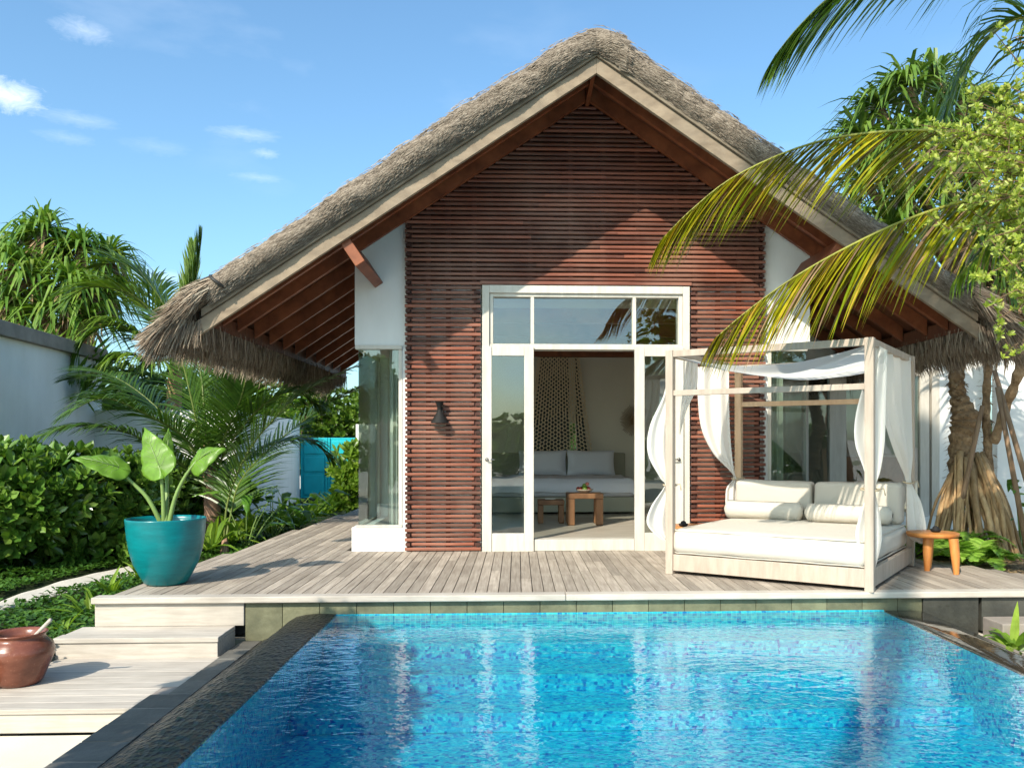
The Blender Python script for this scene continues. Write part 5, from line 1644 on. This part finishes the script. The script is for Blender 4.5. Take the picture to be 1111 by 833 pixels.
# ---------------------------------------------------------------- garden behind the camera (seen only in reflections and as shade)
def bigpalm(base, crn, nf, Lf, seed, label, m_='coco', ll=.7):
    st_ = random.getstate(); random.seed(seed)
    t = thing('coconut_palm', label, 'palm tree', base)
    m2 = MB(); m2.tube([base, base.lerp(crn,.5)+V((.1,0,0)), crn], [.2,.15,.12], 12); build('trunk', m2, M['ptrunk'], t, smooth=True)
    fl = MB(); fs = MB()
    for k in range(nf):
        a = 2*PI*k/nf+U(-.2,.2); el = U(-.2,.9); Lk = Lf*U(.8,1.1)
        e = crn+V((math.cos(a)*Lk, math.sin(a)*Lk, Lk*(el-.5)*.7)); md = crn+V((math.cos(a)*Lk*.5, math.sin(a)*Lk*.5, Lk*(el+.2)*.5))
        frond(fl, fs, bez(crn, md, e), ll, .02, 55, .45, .75, .08, .025, 3)
    build('frond', fl, M[m_], t); build('frond_stalk', fs, M['rachisg'], t)
    random.setstate(st_)
bigpalm(V((-3.95,-4.9,-.5)), V((-3.55,-4.6,15.5)), 14, 1.9, 6, 'very tall coconut palm behind the pool on the left, outside the picture')
shrub('leafy_tree', 'small leafy tree added outside the picture to shade the left of the pool', 'tree', V((-3.42,2.2,1.65)), (.45,1.6,.85), 900, .24, .06, M['bush'], 7, lobes=12, seed=81, drop=2.6)  # unseen tree added, narrow crown shaped to shade the pool's left side
shrub('leafy_tree', 'leafy tree added outside the picture to shade the near left end of the pool', 'tree', V((-3.42,-.3,1.65)), (.45,1.6,.9), 900, .24, .06, M['bush'], 7, lobes=12, seed=82, drop=2.6)  # second unseen tree, added to carry that shade along the pool
shrub('leafy_tree', 'tall open leafy tree behind the pool on the right, outside the picture', 'tree', V((5.4,-9.2,3.4)), (1.6,1.4,2.0), 420, .26, .06, M['bush'], 7, lobes=10, seed=83, drop=4)
for k, (x, y) in enumerate(((-7,-9),(-3.5,-10.5),(0,-11),(3.6,-10.4),(7.4,-9),(9.5,-4.5))):
    shrub('leafy_bush', 'bush of the hedge behind the pool end, outside the picture', 'bush', V((x,y,-.4)), (2.2,1.5,1.6), 420, .3, .075, M['bush'], 6, lobes=9, seed=90+k, group='hedge behind the pool')
# ================================================================== CAMERA, SUN, SKY
cam = bpy.data.cameras.new('camera'); co = bpy.data.objects.new('camera', cam); COL.objects.link(co)
co.location = (0, 0, H); co.rotation_euler = (math.radians(90), 0, -TH)
cam.sensor_width = 36; cam.lens = F/1111*36; cam.shift_x = -(CX-555.5)/1111; cam.shift_y = (CY-416.5)/1111
cam.clip_start = .05; cam.clip_end = 5000
scene.camera = co
sd = V((.70, 1.20, -1.07)).normalized()
sl_ = bpy.data.lights.new('sun', 'SUN'); so_ = bpy.data.objects.new('sun', sl_); COL.objects.link(so_)
so_.rotation_euler = sd.to_track_quat('-Z', 'Y').to_euler(); so_.location = (-8, -12, 14)
sl_.energy = 3.7; sl_.angle = math.radians(.55); sl_.color = (1., .915, .78)
w = bpy.data.worlds.new('World'); scene.world = w; w.use_nodes = True
nt = w.node_tree; nt.nodes.clear()
sky = nt.nodes.new('ShaderNodeTexSky'); sky.sky_type = 'NISHITA'; sky.sun_disc = False
sky.sun_elevation = math.asin(-sd.z); sky.sun_rotation = math.atan2(-sd.x, -sd.y)
sky.altitude = 0; sky.air_density = 1.0; sky.dust_density = 1.8; sky.ozone_density = 1.0
tc = nt.nodes.new('ShaderNodeTexCoord')
# thin cloud wisps: noise on the sky direction
mp = nt.nodes.new('ShaderNodeMapping'); mp.inputs['Scale'].default_value = (1, 1, 2.6); mp.inputs['Location'].default_value = (3.1, .4, 1.7)
L(nt, tc.outputs['Generated'], mp.inputs[0])
n1 = noisen(nt, mp.outputs[0], 5.2, 7, .55, .2); n2 = noisen(nt, mp.outputs[0], 1.7, 3, .5)
cl_ = mathn(nt, 'MULTIPLY', ramp(nt, [(.55, (0,)*3), (.78, (1,)*3)], n1), ramp(nt, [(.42, (0,)*3), (.60, (1,)*3)], n2))
def blob(x, y, rx, ry, k):
    # one small cloud in a given direction of the sky
    d = V(ray(x, y)).normalized()
    s = nt.nodes.new('ShaderNodeVectorMath'); s.operation = 'SUBTRACT'; L(nt, tc.outputs['Generated'], s.inputs[0]); s.inputs[1].default_value = d
    m_ = nt.nodes.new('ShaderNodeMapping'); m_.inputs['Scale'].default_value = (915/rx, 915/rx, 915/ry); L(nt, s.outputs[0], m_.inputs[0])
    le = nt.nodes.new('ShaderNodeVectorMath'); le.operation = 'LENGTH'; L(nt, m_.outputs[0], le.inputs[0])
    nn = noisen(nt, m_.outputs[0], 1.4, 8, .7, .6)
    v_ = mathn(nt, 'ADD', le.outputs['Value'], mathn(nt, 'MULTIPLY', nn, 1.9))
    return ramp(nt, [(.45, (k,)*3), (.98, (0,)*3)], mathn(nt, 'MULTIPLY', v_, .50))
acc = mathn(nt, 'MULTIPLY', cl_, .10)
for a in ((92,34,24,11,.26),(4,104,30,15,.75),(84,130,34,7,.16),(72,150,24,6,.12),(266,146,34,7,.20),(288,167,14,5,.22),(280,193,26,5,.16),(170,160,30,8,.08),(165,300,40,8,.3)):
    acc = mathn(nt, 'MAXIMUM', acc, blob(*a))
skyb = mixc(nt, 1., sky.outputs[0], (.65, .89, .97), 'MULTIPLY')
skyc = mixc(nt, acc, skyb, (5.8, 6.2, 6.6))
bg = nt.nodes.new('ShaderNodeBackground'); bg.inputs[1].default_value = .15
L(nt, skyc, bg.inputs[0]); ow = nt.nodes.new('ShaderNodeOutputWorld'); L(nt, bg.outputs[0], ow.inputs[0])
scene.render.engine = 'CYCLES'
scene.view_settings.view_transform = 'Standard'; scene.view_settings.look = 'None'
scene.view_settings.exposure = 0.84; scene.view_settings.gamma = 1
scene.cycles.transparent_max_bounces = 16; scene.cycles.max_bounces = 8
scene.cycles.sample_clamp_indirect = 8
scene.render.resolution_x = 1024; scene.render.resolution_y = 767
